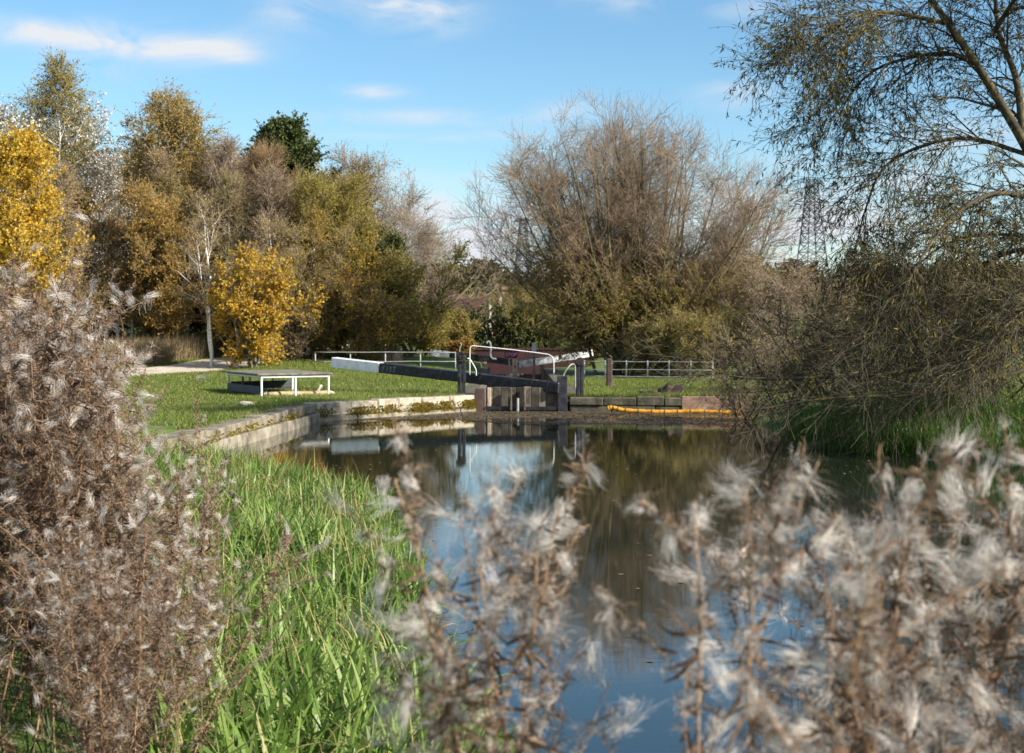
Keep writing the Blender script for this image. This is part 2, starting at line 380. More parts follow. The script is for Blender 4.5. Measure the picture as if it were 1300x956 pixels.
def put_leaves(mb, P, per, L, W, rng, mi, hang=.3, spread=1.0, t0=.1):
    n = int(len(P) * per)
    if n == 0: return
    pi = rng.integers(0, len(P), n); t = rng.uniform(t0, 1, n)
    i, u = interp_path(P, np.clip(t, 0, .999))
    c = P[pi, i] * (1 - u) + P[pi, i + 1] * u
    T = P[pi, i + 1] - P[pi, i]; T /= np.linalg.norm(T, axis=1, keepdims=True) + 1e-9
    d = T * .6 + rng.normal(size=(n, 3)) * spread * .7 + np.array([0, 0, -hang])
    sc = rng.uniform(.6, 1.25, n)
    mb.leaves(c, d, L * sc, W * sc, rng, mi)

def tree(name, label, cat, x, y, H, rng_seed, spread=.25, stems=1, trunk_r=.11, lean=.06, prim=36, sec=7, tw=7, t0=.18, ang=48, up=.5, leaf=None, per=5, lL=.08, lW=.06, bark='bark', twig='twig_brown',
         droop=0.0, group=None, twl=.5, rtw=.006, shape='oval', fan=.0, z=None, hang=.3, trunk_name='trunk'):
    rng = np.random.default_rng(rng_seed)
    if H > 5: H *= .93
    if H > 5: prim = int(prim * 1.3); tw = int(tw * 1.35); per = per + 3 if per > 2 else per + 1; lL *= .95; lW *= .95; twl *= 1.15
    z0 = (hz(x, y) if z is None else z) - .05
    root = empty(name, (x, y, z0), label, cat, group)
    Np = 10
    s = np.linspace(0, 1, Np)
    P0 = np.zeros((stems, Np, 3)); R0 = np.zeros((stems, Np))
    for k in range(stems):
        az = rng.uniform(0, 2 * math.pi); le = (fan * rng.uniform(.25, 1) if stems > 1 else 0) + lean * rng.uniform(.2, 1)
        h = H * (1 if k == 0 else rng.uniform(.7, 1.0)) * math.cos(min(le, 1.2) * .7)
        bx = np.cumsum(rng.normal(0, .012, Np)) * H; by = np.cumsum(rng.normal(0, .012, Np)) * H
        bx -= bx[0]; by -= by[0]
        off = math.tan(min(le, 1.1)) * h
        base = rng.normal(0, .08 * (stems > 1) * min(1, H / 5) * 2, 2)
        P0[k, :, 0] = base[0] + math.cos(az) * off * s ** .85 + bx; P0[k, :, 1] = base[1] + math.sin(az) * off * s ** .85 + by; P0[k, :, 2] = h * s
        R0[k] = (trunk_r / math.sqrt(stems) ** .6 * rng.uniform(.8, 1.1)) * (1 - .93 * s ** .9)
    R0 = np.maximum(R0, rtw)
    tb = MB(); tb.tubes(P0, R0, 6)
    def Lp(t, r):
        if shape == 'oval': f = np.sin(np.clip((t - t0) / (1 - t0), 0, 1) * math.pi * .82 + .42)
        elif shape == 'cone': f = 1.05 - .85 * (t - t0) / (1 - t0)
        else: f = .65 + .35 * np.sin(t * 3)
        return H * spread * np.maximum(f, .15) * r.uniform(.5, 1.4, len(t))
    n1 = max(3, int(prim / stems))
    P1, R1 = grow(P0, R0, n1, t0, .99, Lp, ang, 10, 7, up, .10, .55, rtw * 1.4, rng)
    tb.tubes(P1, R1, 4)
    cr = MB()
    P2, R2 = grow(P1, R1, sec, .15, 1, lambda t, r: H * spread * .42 * (1 - .55 * t) * r.uniform(.6, 1.3, len(t)), 42, 12, 5, up * .5 - droop, .14, .6, rtw, rng)
    cr.tubes(P2, R2, 3, 0)
    P3, R3 = grow(P2, R2, tw, .1, 1, lambda t, r: twl * r.uniform(.5, 1.3, len(t)), 38, 14, 4, up * .3 - droop * 2, .16, .7, rtw * .7, rng)
    cr.tubes(P3, R3, 3, 0)
    mats = [M[twig]]
    if leaf:
        mats.append(M[leaf]); put_leaves(cr, P3, per, lL, lW, rng, 1, hang); put_leaves(cr, P2, max(1, per // 3) if per >= 1 else per, lL, lW, rng, 1, hang)
    tb.build('trunk', M[bark], root, True)
    cr.build('crown', mats, root)
    return root

def place(px, Y): return (px - 650) / F * Y
def top_h(py, Y, x): return CAM_Z + (HZ - py) / F * Y - hz(x, Y)

# ------------------------------------------------------------------ the wood on the left
def T_(px, py, Y, seed, label, **kw):
    x = place(px, Y); name = kw.pop('name', 'tree'); cat = kw.pop('cat', 'tree')
    return tree(name, label, cat, x, Y, top_h(py, Y, x), seed, **kw)
birch = dict(bark='birch_bark', shape='oval', name='birch_tree')
G_back = 'trees of the left wood'
T_(52, 70, 60, 101, 'tall thin grey-green birch, highest tree of the wood, behind the bright yellow tree', spread=.21, prim=46, sec=8, tw=7, leaf='leaf_olive', per=5, lL=.07, lW=.05, twig='twig_olive', t0=.2, droop=.25, twl=.55, group=G_back, **birch)
T_(-25, 120, 57, 102, 'silver-leaved poplar at the left end of the wood', name='poplar_tree', spread=.24, prim=42, leaf='leaf_silver', per=4, lL=.10, lW=.085, bark='bark_pale', twig='twig_grey', group=G_back)
T_(122, 138, 63, 103, 'poplar with scattered white silvery leaves between the tall birch and the golden birches', name='poplar_tree', spread=.32, prim=46, sec=7, tw=6, leaf='leaf_silver', per=4, lL=.10, lW=.09, bark='bark_pale', twig='twig_grey', group=G_back)
T_(196, 105, 60, 104, 'tall golden-tan birch with pointed top, taller of the two golden ones', spread=.22, prim=46, sec=8, tw=8, leaf='leaf_tan', per=6, lL=.07, lW=.055, twig='twig_olive', droop=.2, group=G_back, **birch)
T_(240, 140, 61, 105, 'golden-tan birch right beside the taller golden birch', spread=.22, prim=44, sec=8, tw=8, leaf='leaf_tan', per=6, lL=.07, lW=.055, twig='twig_olive', droop=.2, group=G_back, **birch)
T_(160, 225, 57, 106, 'orange-leaved birch with a white forked trunk below the golden birches', spread=.19, prim=34, leaf='leaf_orange', per=3, lL=.075, lW=.06, twig='twig_brown', group=G_back, stems=2, fan=.12, trunk_r=.10, **birch)
T_(292, 178, 60, 107, 'bare brown birch between the golden birch and the dark oak', spread=.22, prim=42, tw=9, leaf='leaf_brown', per=2, lL=.06, lW=.05, twig='twig_brown', group=G_back, **birch)
T_(340, 150, 64, 108, 'dark green oak standing out above the brown trees', name='oak_tree', spread=.20, prim=40, sec=9, tw=8, leaf='leaf_dark', per=10, lL=.13, lW=.10, bark='bark', twig='twig_dark', t0=.5, group=G_back)
T_(352, 182, 57, 109, 'reddish-brown bare birch with pale trunk below the dark oak', spread=.23, prim=44, sec=8, tw=9, leaf='leaf_brown', per=1, lL=.05, lW=.04, twig='twig_red', group=G_back, **birch)
T_(402, 225, 58, 110, 'olive tree with golden top to the right of the dark oak', spread=.30, prim=44, sec=8, tw=8, leaf='leaf_olive_yellow', per=5, lL=.085, lW=.045, bark='bark_olive', twig='twig_olive', stems=3, fan=.25, group=G_back)
T_(424, 190, 64, 111, 'tall bare grey-brown tree behind the right half of the wood, first past the oak', spread=.34, prim=64, sec=9, tw=9, leaf='leaf_tan', per=1, lL=.06, lW=.05, bark='bark', twig='twig_grey', stems=2, fan=.2, group=G_back)
T_(462, 238, 62, 112, 'bare rounded grey tree in the sloping right end of the wood', spread=.40, prim=64, sec=9, tw=9, leaf='leaf_brown', per=1, lL=.05, lW=.04, bark='bark', twig='twig_grey', stems=3, fan=.3, group=G_back)
T_(500, 275, 61, 113, 'bare spreading tree with open twigs against the sky near the right end of the wood', spread=.40, prim=54, sec=8, tw=7, bark='bark_pale', twig='twig_grey', stems=2, fan=.3, group=G_back)
T_(548, 292, 66, 114, 'small bare tree standing alone past the right end of the wood', spread=.32, prim=40, sec=8, tw=7, bark='bark', twig='twig_brown', stems=2, fan=.3, group=G_back)
T_(380, 285, 55, 115, 'broad olive-brown willow bush in the middle of the wood edge', name='willow_tree', spread=.34, stems=8, fan=.5, prim=56, sec=9, tw=9, leaf='leaf_olive', per=5, lL=.09, lW=.035, bark='bark_olive', twig='twig_brown', t0=.12, group=G_back)
T_(430, 300, 56, 116, 'maple with mixed green and golden leaves at the right wood edge', name='maple_tree', spread=.36, stems=4, fan=.4, prim=48, sec=8, tw=8, leaf='leaf_mixed', per=7, lL=.10, lW=.08, bark='bark_olive', twig='twig_olive', t0=.1, group=G_back)
T_(492, 295, 59, 117, 'dark ivy-green tree with a few yellow leaves at the right end of the wood', name='tree', spread=.17, prim=40, sec=8, tw=7, leaf='leaf_dark', per=4, lL=.10, lW=.08, bark='bark', twig='twig_olive', t0=.08, group=G_back)
T_(522, 318, 58, 118, 'olive-yellow bush-like tree under the bare trees at the right end of the wood', spread=.34, stems=5, fan=.45, prim=44, sec=8, tw=7, leaf='leaf_olive_yellow', per=6, lL=.08, lW=.06, bark='bark_olive', twig='twig_olive', t0=.1, group=G_back)
T_(18, 178, 50, 119, 'bright yellow maple at the left edge of the wood behind the dry willowherb', name='maple_tree', spread=.30, prim=40, sec=8, tw=7, leaf='leaf_yellow', per=6, lL=.095, lW=.085, bark='bark', twig='twig_olive', t0=.1, group=G_back)
T_(-45, 210, 52, 120, 'yellow tree cut by the left side of the view', name='maple_tree', spread=.32, prim=42, sec=8, tw=8, leaf='leaf_yellow', per=7, lL=.095, lW=.085, bark='bark', twig='twig_olive', t0=.1, group=G_back)
T_(272, 243, 51, 121, 'young white-barked birch with a forked trunk beside the path, nearly bare', spread=.20, prim=20, sec=5, tw=5, leaf='leaf_tan', per=2, lL=.06, lW=.05, twig='twig_grey', stems=2, fan=.16, trunk_r=.085, t0=.3, **birch)
T_(322, 338, 50.5, 122, 'low golden-yellow bush beside the path, brightest of the wood edge', name='maple_bush', cat='bush', spread=.36, stems=6, fan=.42, prim=46, sec=8, tw=7, leaf='leaf_gold', per=8, lL=.095, lW=.08, shape='wild', bark='bark', twig='twig_brown', t0=.06)
for i, (px, py, Yd, lf, lab) in enumerate([(198, 185, 58.5, 'leaf_tan', 'slender white-stemmed birch below the taller golden birch'), (218, 215, 58.5, 'leaf_olive_yellow', 'slender yellow-olive birch with thin white stem left of the young forked birch'), (352, 205, 55, 'leaf_brown', 'slender nearly bare birch with straight white stem in front of the dark oak'), (300, 215, 55.5, 'leaf_brown', 'slender bare birch between the forked birch and the golden bush'), (98, 205, 55, 'leaf_tan', 'slender tan birch just right of the bright yellow maple'), (398, 262, 55, 'leaf_gold', 'slender birch with a few golden leaves right of the golden bush'), (135, 190, 56, 'leaf_silver', 'slender poplar with scattered white leaves right of the bright yellow maple')]):
    T_(px, py, Yd, 350 + i, lab, spread=.135, prim=40, sec=7, tw=6, leaf=lf, per=2, lL=.065, lW=.05, twig='twig_olive' if i % 2 else 'twig_brown', t0=.25, trunk_r=.075, group=G_back, **birch)
for i, (px, py, Yd, lf, tg, lab) in enumerate([(92, 172, 66, 'leaf_olive', 'twig_grey', 'grey-olive tree between the tall birch and the silvery poplar'), (215, 165, 65, 'leaf_tan', 'twig_olive', 'tan tree filling the gap behind the two golden birches'), (268, 185, 66, 'leaf_brown', 'twig_brown', 'brown bare tree behind the young white birch'),
    (322, 195, 67, 'leaf_brown', 'twig_brown', 'brown bare tree just left of the dark oak'), (408, 165, 68, 'leaf_tan', 'twig_brown', 'tan-brown twiggy tree rising behind the right side of the dark oak'), (452, 225, 60, 'leaf_olive', 'twig_grey', 'grey-olive twiggy tree in the sloping right part of the wood'), (5, 165, 64, 'leaf_olive', 'twig_olive', 'olive tree behind the bright yellow maple'), (310, 250, 57, 'leaf_olive', 'twig_olive', 'olive thin-stemmed tree above the golden bush'), (225, 240, 56, 'leaf_orange', 'twig_olive', 'orange-tan small tree left of the young white birch'), (120, 240, 56, 'leaf_tan', 'twig_brown', 'tan small tree beside the bright yellow maple'), (345, 280, 57, 'leaf_brown', 'twig_brown', 'brown thin-stemmed tree right above the golden bush'), (460, 285, 60, 'leaf_olive_yellow', 'twig_olive', 'yellow-olive tree left of the ivy-green tree')]):
    T_(px, py, Yd, 300 + i, lab, spread=.26, prim=44, sec=8, tw=8, leaf=lf, per=5 if lf != 'leaf_brown' else 2, lL=.08, lW=.06, bark='bark', twig=tg, stems=1 + i % 3, fan=.2, t0=.1, group=G_back)
# brown underwood along the path and behind the trees
ub = [(75, 300, 56, 'leaf_olive'), (110, 330, 60, 'leaf_brown'), (150, 320, 59.5, 'leaf_olive'), (188, 330, 62, 'leaf_olive_yellow'), (228, 320, 62, 'leaf_brown'), (250, 345, 62, 'leaf_olive'), (300, 300, 58, 'leaf_olive'),
      (345, 330, 57, 'leaf_brown'), (20, 330, 56, 'leaf_olive'), (-30, 330, 56, 'leaf_brown'), (405, 350, 55, 'leaf_mixed'), (455, 345, 56, 'leaf_gold'), (480, 380, 54, 'leaf_mixed'), (365, 400, 53.5, 'leaf_brown'), (540, 385, 60, 'leaf_olive_yellow'), (570, 395, 62, 'leaf_olive')]
ubl = ['olive shrub in the shade left of the orange birch', 'brown-twigged shrub behind the top of the dry willowherb', 'olive shrub under the orange birch', 'yellow-olive shrub in front of the golden birches', 'brown bare-twigged shrub left of the young white birch', 'low olive shrub just behind the young white birch',
       'tall olive shrub between the young birch and the golden bush', 'brown shrub behind the golden bush', 'olive shrub under the bright yellow maple', 'brown shrub at the left edge under the yellow trees', 'shrub with mixed green and gold leaves right of the golden bush', 'golden shrub behind the left rail fence', 'low green and gold shrub behind the left rail fence',
       'small brown shrub at the right foot of the golden bush', 'yellow-olive shrub left of the dark hedge', 'low olive shrub at the left end of the dark hedge']
for i, (px, py, Yd, lf) in enumerate(ub):
    T_(px, py, Yd, 140 + i, ubl[i], name='shrub', cat='shrub', spread=.40, stems=9, fan=.5, trunk_r=.05, prim=60, sec=8, tw=8, leaf=lf, per=4, lL=.085, lW=.055, bark='bark_olive', twig='twig_olive' if 'olive' in lf else 'twig_brown', t0=.04, twl=.4, group='shrubs under the left wood')
# second row behind: copies that close the wood
src = {o['label']: o for o in bpy.data.objects if o.parent is None and o.get('category') == 'tree'}
picks = [o for k, o in src.items() if any(w in k for w in ('bare brown birch', 'reddish-brown', 'olive tree', 'bare rounded', 'orange-leaved', 'golden-tan birch right'))]
for i, (px, py, Yd) in enumerate([(-60, 180, 72), (10, 180, 73), (85, 190, 72), (140, 190, 74), (215, 190, 73), (270, 205, 72), (325, 205, 74), (385, 225, 73), (420, 240, 74), (455, 260, 72), (490, 290, 74), (-110, 180, 70), (-170, 190, 66)]):
    x = place(px, Yd); s_ = picks[i % len(picks)]
    hs = max(v.co.z for v in s_.children[0].data.vertices)
    copy_tree(s_, (x, Yd, hz(x, Yd) - .05), i * 1.7, top_h(py, Yd, x) / hs, 'half-bare brown tree deep in the wood behind the front row', 'trees deep in the left wood')

# ------------------------------------------------------------------ the great bare willow behind the right fence
def custom_tree(name, label, cat, origin, P0, R0, levels, leafspec, bark, twig, seed, k0=6, group=None, trunk_levels=0):
    rng = np.random.default_rng(seed)
    o = np.asarray(origin, float); root = empty(name, o, label, cat, group)
    tb = MB(); cr = MB(); P, R = P0 - o, R0
    tb.tubes(P, R, k0)
    for li, kw in enumerate(levels):
        P, R = grow(P, R, rng=rng, **kw)
        (tb if li < trunk_levels else cr).tubes(P, R, 4 if li < 1 else 3, 0)
        for (lev, leafmat, per, L_, W_, hang, cond) in leafspec:
            if lev == li:
                Q = P if cond is None else P[cond(P + o)]
                put_leaves(cr, Q, per, L_, W_, rng, leafmat, hang)
    tb.build('trunk', M[bark], root, True)
    mats = [M[twig]] + [M[m] for m in ('leaf_olive_yellow', 'leaf_willow')]
    cr.build('crown', mats, root)
    return root
rng = np.random.default_rng(500)
Yw = 52.0; wb = np.array([place(815, Yw), Yw, hz(place(815, Yw), Yw) - .1])
ns = 64; Np = 11; s = np.linspace(0, 1, Np)[None, :, None]
th = np.radians(np.concatenate([rng.uniform(-78, 76, 46), rng.uniform(-40, 40, 18)])); el = rng.uniform(-1, 1, ns)
reach = rng.uniform(.84, 1.0, ns)
end = np.column_stack([np.sin(th) * 6.4, el * 3.6 * np.cos(th * .6), 3.2 + 6.35 * np.cos(th * .95) * np.sqrt(1 - .35 * el ** 2)]) * reach[:, None]
end[:, 0] -= .5
st0 = np.column_stack([rng.normal(0, .55, ns), rng.normal(0, .45, ns), np.zeros(ns)])
ct = st0 + np.column_stack([end[:, 0] * .60, end[:, 1] * .6, end[:, 2] * .44])
P0 = (1 - s) ** 2 * st0[:, None] + 2 * s * (1 - s) * ct[:, None] + s ** 2 * end[:, None]
P0 += np.cumsum(rng.normal(0, .045, (ns, Np, 3)), axis=1) * np.linspace(0, 1, Np)[None, :, None] * [1, 1, .4]
R0 = (rng.uniform(.06, .13, ns)[:, None]) * (1 - .9 * np.linspace(0, 1, Np)[None] ** .85)
lv = [dict(n=18, t0=.14, t1=.99, Lf=lambda t, r: (2.3 - 1.3 * t) * r.uniform(.5, 1.2, len(t)), ang=44, asd=15, Np=6, up=.35, jit=.12, rfac=.5, rtip=.007),
      dict(n=8, t0=.12, t1=1, Lf=lambda t, r: (1.1 - .5 * t) * r.uniform(.5, 1.3, len(t)), ang=42, asd=15, Np=5, up=.25, jit=.14, rfac=.6, rtip=.005),
      dict(n=7, t0=.1, t1=1, Lf=lambda t, r: .5 * r.uniform(.4, 1.3, len(t)), ang=36, asd=15, Np=3, up=.2, jit=.14, rfac=.7, rtip=.0038)]
low = lambda Q: (Q[:, 0, 2] < 2.8 + 2.2 * np.random.default_rng(3).uniform(0, 1, len(Q)) ** 1.5)
custom_tree('willow_tree', 'great bare many-stemmed willow fanning out behind the right fence', 'tree', wb, P0 + wb, R0, lv, [(2, 1, 5, .10, .03, .4, low)], 'bark_olive', 'twig_willow', 501, 6, trunk_levels=1)
for i, (px, py, Yd, lf, lab) in enumerate([(690, 372, 68, 'leaf_olive', 'olive shrub at the left foot of the great willow'), (745, 395, 63, 'leaf_olive_yellow', 'yellow-olive shrub in front of the great willow, left of its stems'), (830, 412, 50, 'leaf_olive', 'olive shrub in front of the great willow stems'),
                                        (905, 392, 50, 'leaf_olive_yellow', 'yellow-olive shrub at the right foot of the great willow'), (960, 350, 50, 'leaf_brown', 'brown bare-twigged shrub right of the great willow'), (1040, 345, 47, 'leaf_brown', 'brown bare-twigged shrub in front of the pylon'), (655, 372, 72, 'leaf_olive', 'tall olive shrub between hedge and great willow'), (870, 400, 48.5, 'leaf_olive', 'low olive shrub behind the right end of the fence')]):
    T_(px, py, Yd, 180 + i, lab, name='shrub', cat='shrub', spread=.42, stems=10, fan=.6, trunk_r=.045, prim=64, sec=8, tw=8, leaf=lf, per=3, lL=.09, lW=.035, bark='bark_olive', twig='twig_olive' if 'olive' in lf else 'twig_brown', t0=.04, twl=.4, group='shrubs round the great willow')
# leaning bare branch tree left of it
x = place(530, 60)
Pl = np.array([[at(520, 440, 60), at(545, 400, 60), at(580, 380, 60.3), at(607, 352, 60.6), at(618, 325, 60.8)]])
custom_tree('bare_tree', 'thin bare tree leaning right over the dark hedge', 'tree', Pl[0, 0], Pl, np.array([[.10, .085, .06, .04, .015]]),
            [dict(n=16, t0=.15, t1=1, Lf=2.0, ang=50, asd=15, Np=6, up=.8, jit=.12, rfac=.5, rtip=.01), dict(n=6, t0=.15, t1=1, Lf=.8, ang=38, asd=12, Np=4, up=.4, jit=.14, rfac=.6, rtip=.007), dict(n=4, t0=.15, t1=1, Lf=.35, ang=32, asd=12, Np=3, up=.3, jit=.14, rfac=.6, rtip=.005)], [], 'bark_olive', 'twig_grey', 77, 6, trunk_levels=1)

# dark hedge behind the lock
def hedge(name, label, x0, x1, y0, H, dep, seed, leaf, n=26000, twig='twig_dark'):
    rng = np.random.default_rng(seed)
    z0 = hz((x0 + x1) / 2, y0); root = empty(name, ((x0 + x1) / 2, y0, z0), label, 'hedge')
    nst = 90; P = np.zeros((nst, 6, 3)); bx = rng.uniform(x0, x1, nst) - (x0 + x1) / 2; by = rng.uniform(-dep / 2, dep / 2, nst)
    ss = np.linspace(0, 1, 6)
    hh = H * (1 - .25 * (np.abs(bx) / ((x1 - x0) / 2)) ** 3) * rng.uniform(.75, 1, nst)
    P[:, :, 0] = bx[:, None] + rng.normal(0, .35, nst)[:, None] * ss; P[:, :, 1] = by[:, None] + rng.normal(0, .3, nst)[:, None] * ss; P[:, :, 2] = hh[:, None] * ss
    st = MB(); st.tubes(P, np.full((nst, 6), .025) * (1 - .7 * ss), 4)
    st.build('stems', M['bark'], root)
    rng2 = np.random.default_rng(seed + 1)
    P1, R1 = grow(P, np.full((nst, 6), .02), 10, .05, 1, .7, 55, 15, 4, .4, .15, .6, .006, rng2)
    cr = MB(); cr.tubes(P1, R1, 3)
    put_leaves(cr, P1, max(1, n // len(P1)), .09, .065, rng2, 1, .2, 1.2)
    cr.build('foliage', [M[twig], M[leaf]], root)
hedge('hedge', 'dark green rounded hedge behind the lock and its brick parapet', place(560, 68), place(705, 68), 68, 2.6, 2.5, 61, 'leaf_hedge', 45000)

# ------------------------------------------------------------------ right bank: the overhanging willow and the scrub
def pts(lst): return np.array([at(*q) for q in lst])
def resample(P, n):
    P = np.asarray(P, float)
    # smooth curve through the points (Catmull-Rom)
    Q = np.vstack([2 * P[0] - P[1], P, 2 * P[-1] - P[-2]]); out = []
    for t in np.linspace(0, len(P) - 1 - 1e-6, n):
        i = int(t); u = t - i; a, b, c, d = Q[i:i + 4]
        out.append(.5 * (2 * b + (c - a) * u + (2 * a - 5 * b + 4 * c - d) * u ** 2 + (3 * b - a - 3 * c + d) * u ** 3))
    return np.array(out)
limbs = [([(1432, 560, 25), (1405, 420, 25), (1360, 300, 25), (1305, 190, 25), (1245, 90, 25), (1190, 10, 25), (1130, -70, 25)], .14, .04),
         ([(1345, 262, 25), (1265, 245, 24.5), (1205, 280, 24), (1160, 345, 23.6), (1130, 415, 23.4)], .052, .010),
         ([(1390, 372, 25), (1300, 372, 24.4), (1240, 425, 24), (1185, 480, 23.6), (1130, 530, 23.5)], .05, .010),
         ([(1268, 122, 25), (1215, 70, 25.5), (1130, 80, 26), (1085, 112, 26.4), (1060, 160, 26.6)], .05, .009),
         ([(1300, 183, 25), (1290, 100, 25.3), (1268, 40, 25.6), (1262, -40, 26)], .075, .03),
         ([(1205, 30, 25), (1120, 15, 24.6), (1065, 30, 24.3), (1025, 65, 24.2)], .045, .009),
         ([(1310, 198, 25), (1220, 175, 25.6), (1130, 205, 26), (1100, 262, 26.3), (1085, 320, 26.3)], .045, .009),
         ([(1365, 310, 25), (1270, 325, 25.6), (1180, 390, 26.2), (1120, 450, 26.4)], .05, .010),
         ([(1400, 420, 25), (1290, 425, 24.5), (1160, 470, 24.3), (1020, 480, 24.2), (930, 478, 24.4), (880, 455, 24.6)], .055, .010),
         ([(1410, 440, 25), (1300, 470, 24), (1180, 500, 23.4), (1060, 505, 23.2), (960, 520, 23.4)], .05, .010),
         ([(1380, 340, 25), (1300, 300, 26.5), (1200, 310, 27.2), (1125, 380, 27.6)], .045, .009),
         ([(1262, 40, 25.6), (1310, -30, 25), (1360, -60, 24.6)], .05, .012),
         ([(1400, 400, 25), (1330, 380, 23.4), (1270, 420, 22.8), (1230, 480, 22.6)], .06, .010),
         ([(1390, 370, 25), (1450, 250, 25), (1500, 120, 25), (1540, 20, 25)], .12, .04)]
P0 = np.stack([resample(pts(l), 16) for l, a, b in limbs]); R0 = np.stack([np.linspace(a, b, 16) for l, a, b in limbs])
nn = np.array([14] + [30] * 13); nn[4] = 18; nn[8] = nn[9] = 13
custom_tree('willow_tree', 'leaning willow overhanging from the right bank with sparse drooping leaves', 'tree', P0[0, 0], P0, R0,
            [dict(n=nn, t0=.12, t1=1, Lf=lambda t, r: (1.65 - .6 * t) * r.uniform(.45, 1.2, len(t)), ang=42, asd=16, Np=8, up=-.12, jit=.11, rfac=.5, rtip=.006, side=(-.3, 0, .05)),
             dict(n=9, t0=.1, t1=1, Lf=lambda t, r: (1.05 - .4 * t) * r.uniform(.4, 1.3, len(t)), ang=40, asd=14, Np=6, up=-.3, jit=.14, rfac=.6, rtip=.004),
             dict(n=4, t0=.1, t1=1, Lf=lambda t, r: .5 * r.uniform(.4, 1.3, len(t)), ang=34, asd=12, Np=4, up=-.3, jit=.14, rfac=.6, rtip=.003)],
            [(2, 2, 2.6, .12, .025, .6, lambda Q: Q[:, 0, 2] > 2.4 + 1.2 * np.random.default_rng(9).uniform(-1, 1, len(Q))), (1, 2, 3, .12, .025, .6, lambda Q: Q[:, 0, 2] > 2.0 + 1.2 * np.random.default_rng(8).uniform(-1, 1, len(Q)))], 'bark_mossy', 'twig_dark', 88, 7, trunk_levels=1)

scrub = [(945, 425, 32, 2.1, 'low dark scrub bush at the end of the brick wall'), (1000, 395, 29.5, 2.6, 'dark arching scrub bush behind the left end of the bank reeds'), (1065, 370, 27.5, 3.0, 'dark arching scrub bush directly above the bank reeds'), (1130, 355, 29, 3.2, 'scrub bush with yellow-olive leaves under the tip of the overhanging willow'),
         (1195, 345, 27.5, 3.2, 'dense dark scrub bush under the overhanging willow'), (1260, 350, 27, 3.0, 'scrub bush with pale bare stems near the right edge'), (1320, 350, 28, 3.0, 'scrub bush cut by the right edge of the view'), (1100, 385, 36, 3.0, 'taller scrub bush further back behind the bank reeds'), (1215, 375, 38, 3.0, 'taller scrub bush further back under the overhanging willow'), (1015, 390, 38, 2.5, 'brown scrub bush further back in front of the pylon')]
for i, (px, py, Yd, fan_, lab) in enumerate(scrub):
    T_(px, py, Yd, 220 + i, lab, name='scrub_bush', cat='bush', spread=.44, stems=8, fan=.85, trunk_r=.06, prim=40, sec=6, tw=5, leaf='leaf_willow' if i % 4 else 'leaf_olive', per=(.9, 1.2, .8, 1.6)[i % 4], lL=.085, lW=.03, bark='bark_mossy', twig='twig_dark' if i % 3 else 'twig_brown', t0=.05, up=.1, droop=-.02, twl=.42, rtw=.0045, hang=.4, ang=55, group='scrub on the right bank')

# ------------------------------------------------------------------ blades: reeds and grass
def in_poly(P, poly):
    ins = np.zeros(len(P), bool)
    for a, b in zip(poly, np.roll(poly, -1, 0)):
        c = ((a[1] > P[:, 1]) != (b[1] > P[:, 1]))
        ins ^= c & (P[:, 0] < (b[0] - a[0]) * (P[:, 1] - a[1]) / (b[1] - a[1] + 1e-12) + a[0])
    return ins
def scatter(poly, n, rng, clump=0):
    poly = np.asarray(poly, float); lo, hi = poly.min(0), poly.max(0); out = []
    tot = 0
    while tot < n:
        P = rng.uniform(lo, hi, (n * 2, 2)); P = P[in_poly(P, poly)]; out.append(P); tot += len(P)
    return np.concatenate(out)[:n]
def blades(mb, P, z, L, W, rng, mi=0, lean=.35, bend=.8, Np=5, wind=(0, 0)):
    n = len(P); az = rng.uniform(0, 2 * math.pi, n); d = np.column_stack([np.cos(az), np.sin(az), np.zeros(n)]) + np.array([wind[0], wind[1], 0])
    le = np.abs(rng.normal(0, lean, n)); be = rng.uniform(0, bend, n)
    L = L * rng.uniform(.55, 1.15, n)
    pts_ = [np.column_stack([P, z])]
    for k in range(1, Np):
        a = le + be * (k / (Np - 1)) ** 1.6
        st = (L / (Np - 1))[:, None]
        pts_.append(pts_[-1] + st * (np.sin(a)[:, None] * d + np.cos(a)[:, None] * np.array([0, 0, 1])))
    Q = np.stack(pts_, 1)
    sd = np.column_stack([-np.sin(az), np.cos(az), np.zeros(n)]) + rng.normal(0, .35, (n, 3)); sd /= np.linalg.norm(sd, axis=1, keepdims=True)
    s = np.linspace(0, 1, Np)[None]
    Wd = (W / 2 * rng.uniform(.7, 1.2, n))[:, None] * np.where(s < .25, .7 + 1.2 * s, 1 - ((s - .25) / .75) ** 1.8) + 1e-4
    mb.strips(Q, Wd, sd, mi)
rng = np.random.default_rng(900)
# reeds of the near left bank, as one mass
rp = [(-4.75, 21.8), (-3.1, 19.6), (-1.45, 16), (-.82, 12), (-.52, 9), (-.22, 6.9), (-.1, 5.6), (-1.3, 5.2), (-2.0, 7.5), (-3.3, 11), (-4.6, 15), (-5.2, 19)]
mb = MB()
P = scatter(rp, 20000, rng); z = np.maximum(height(P), -.12) - .02
ln = .50 + .16 * np.sin(P[:, 0] * 3.1 + 1) * np.sin(P[:, 1] * 1.7) - .012 * (P[:, 1] - 7)
blades(mb, P[:11000], z[:11000], np.clip(ln, .22, .7)[:11000], .026, rng, 0, .42, 1.7, 7, (.1, -.1)); blades(mb, P[11000:], z[11000:], np.clip(ln, .25, .7)[11000:] * .8, .011, rng, 0, .5, 1.5, 6, (.1, -.1))
P2 = scatter(rp, 2000, rng); blades(mb, P2, np.maximum(height(P2), -.1), .55, .01, rng, 1, .5, 1.8, 7)
tag(mb.build('reeds', [M['reed'], M['reed_dry']]), kind='stuff')
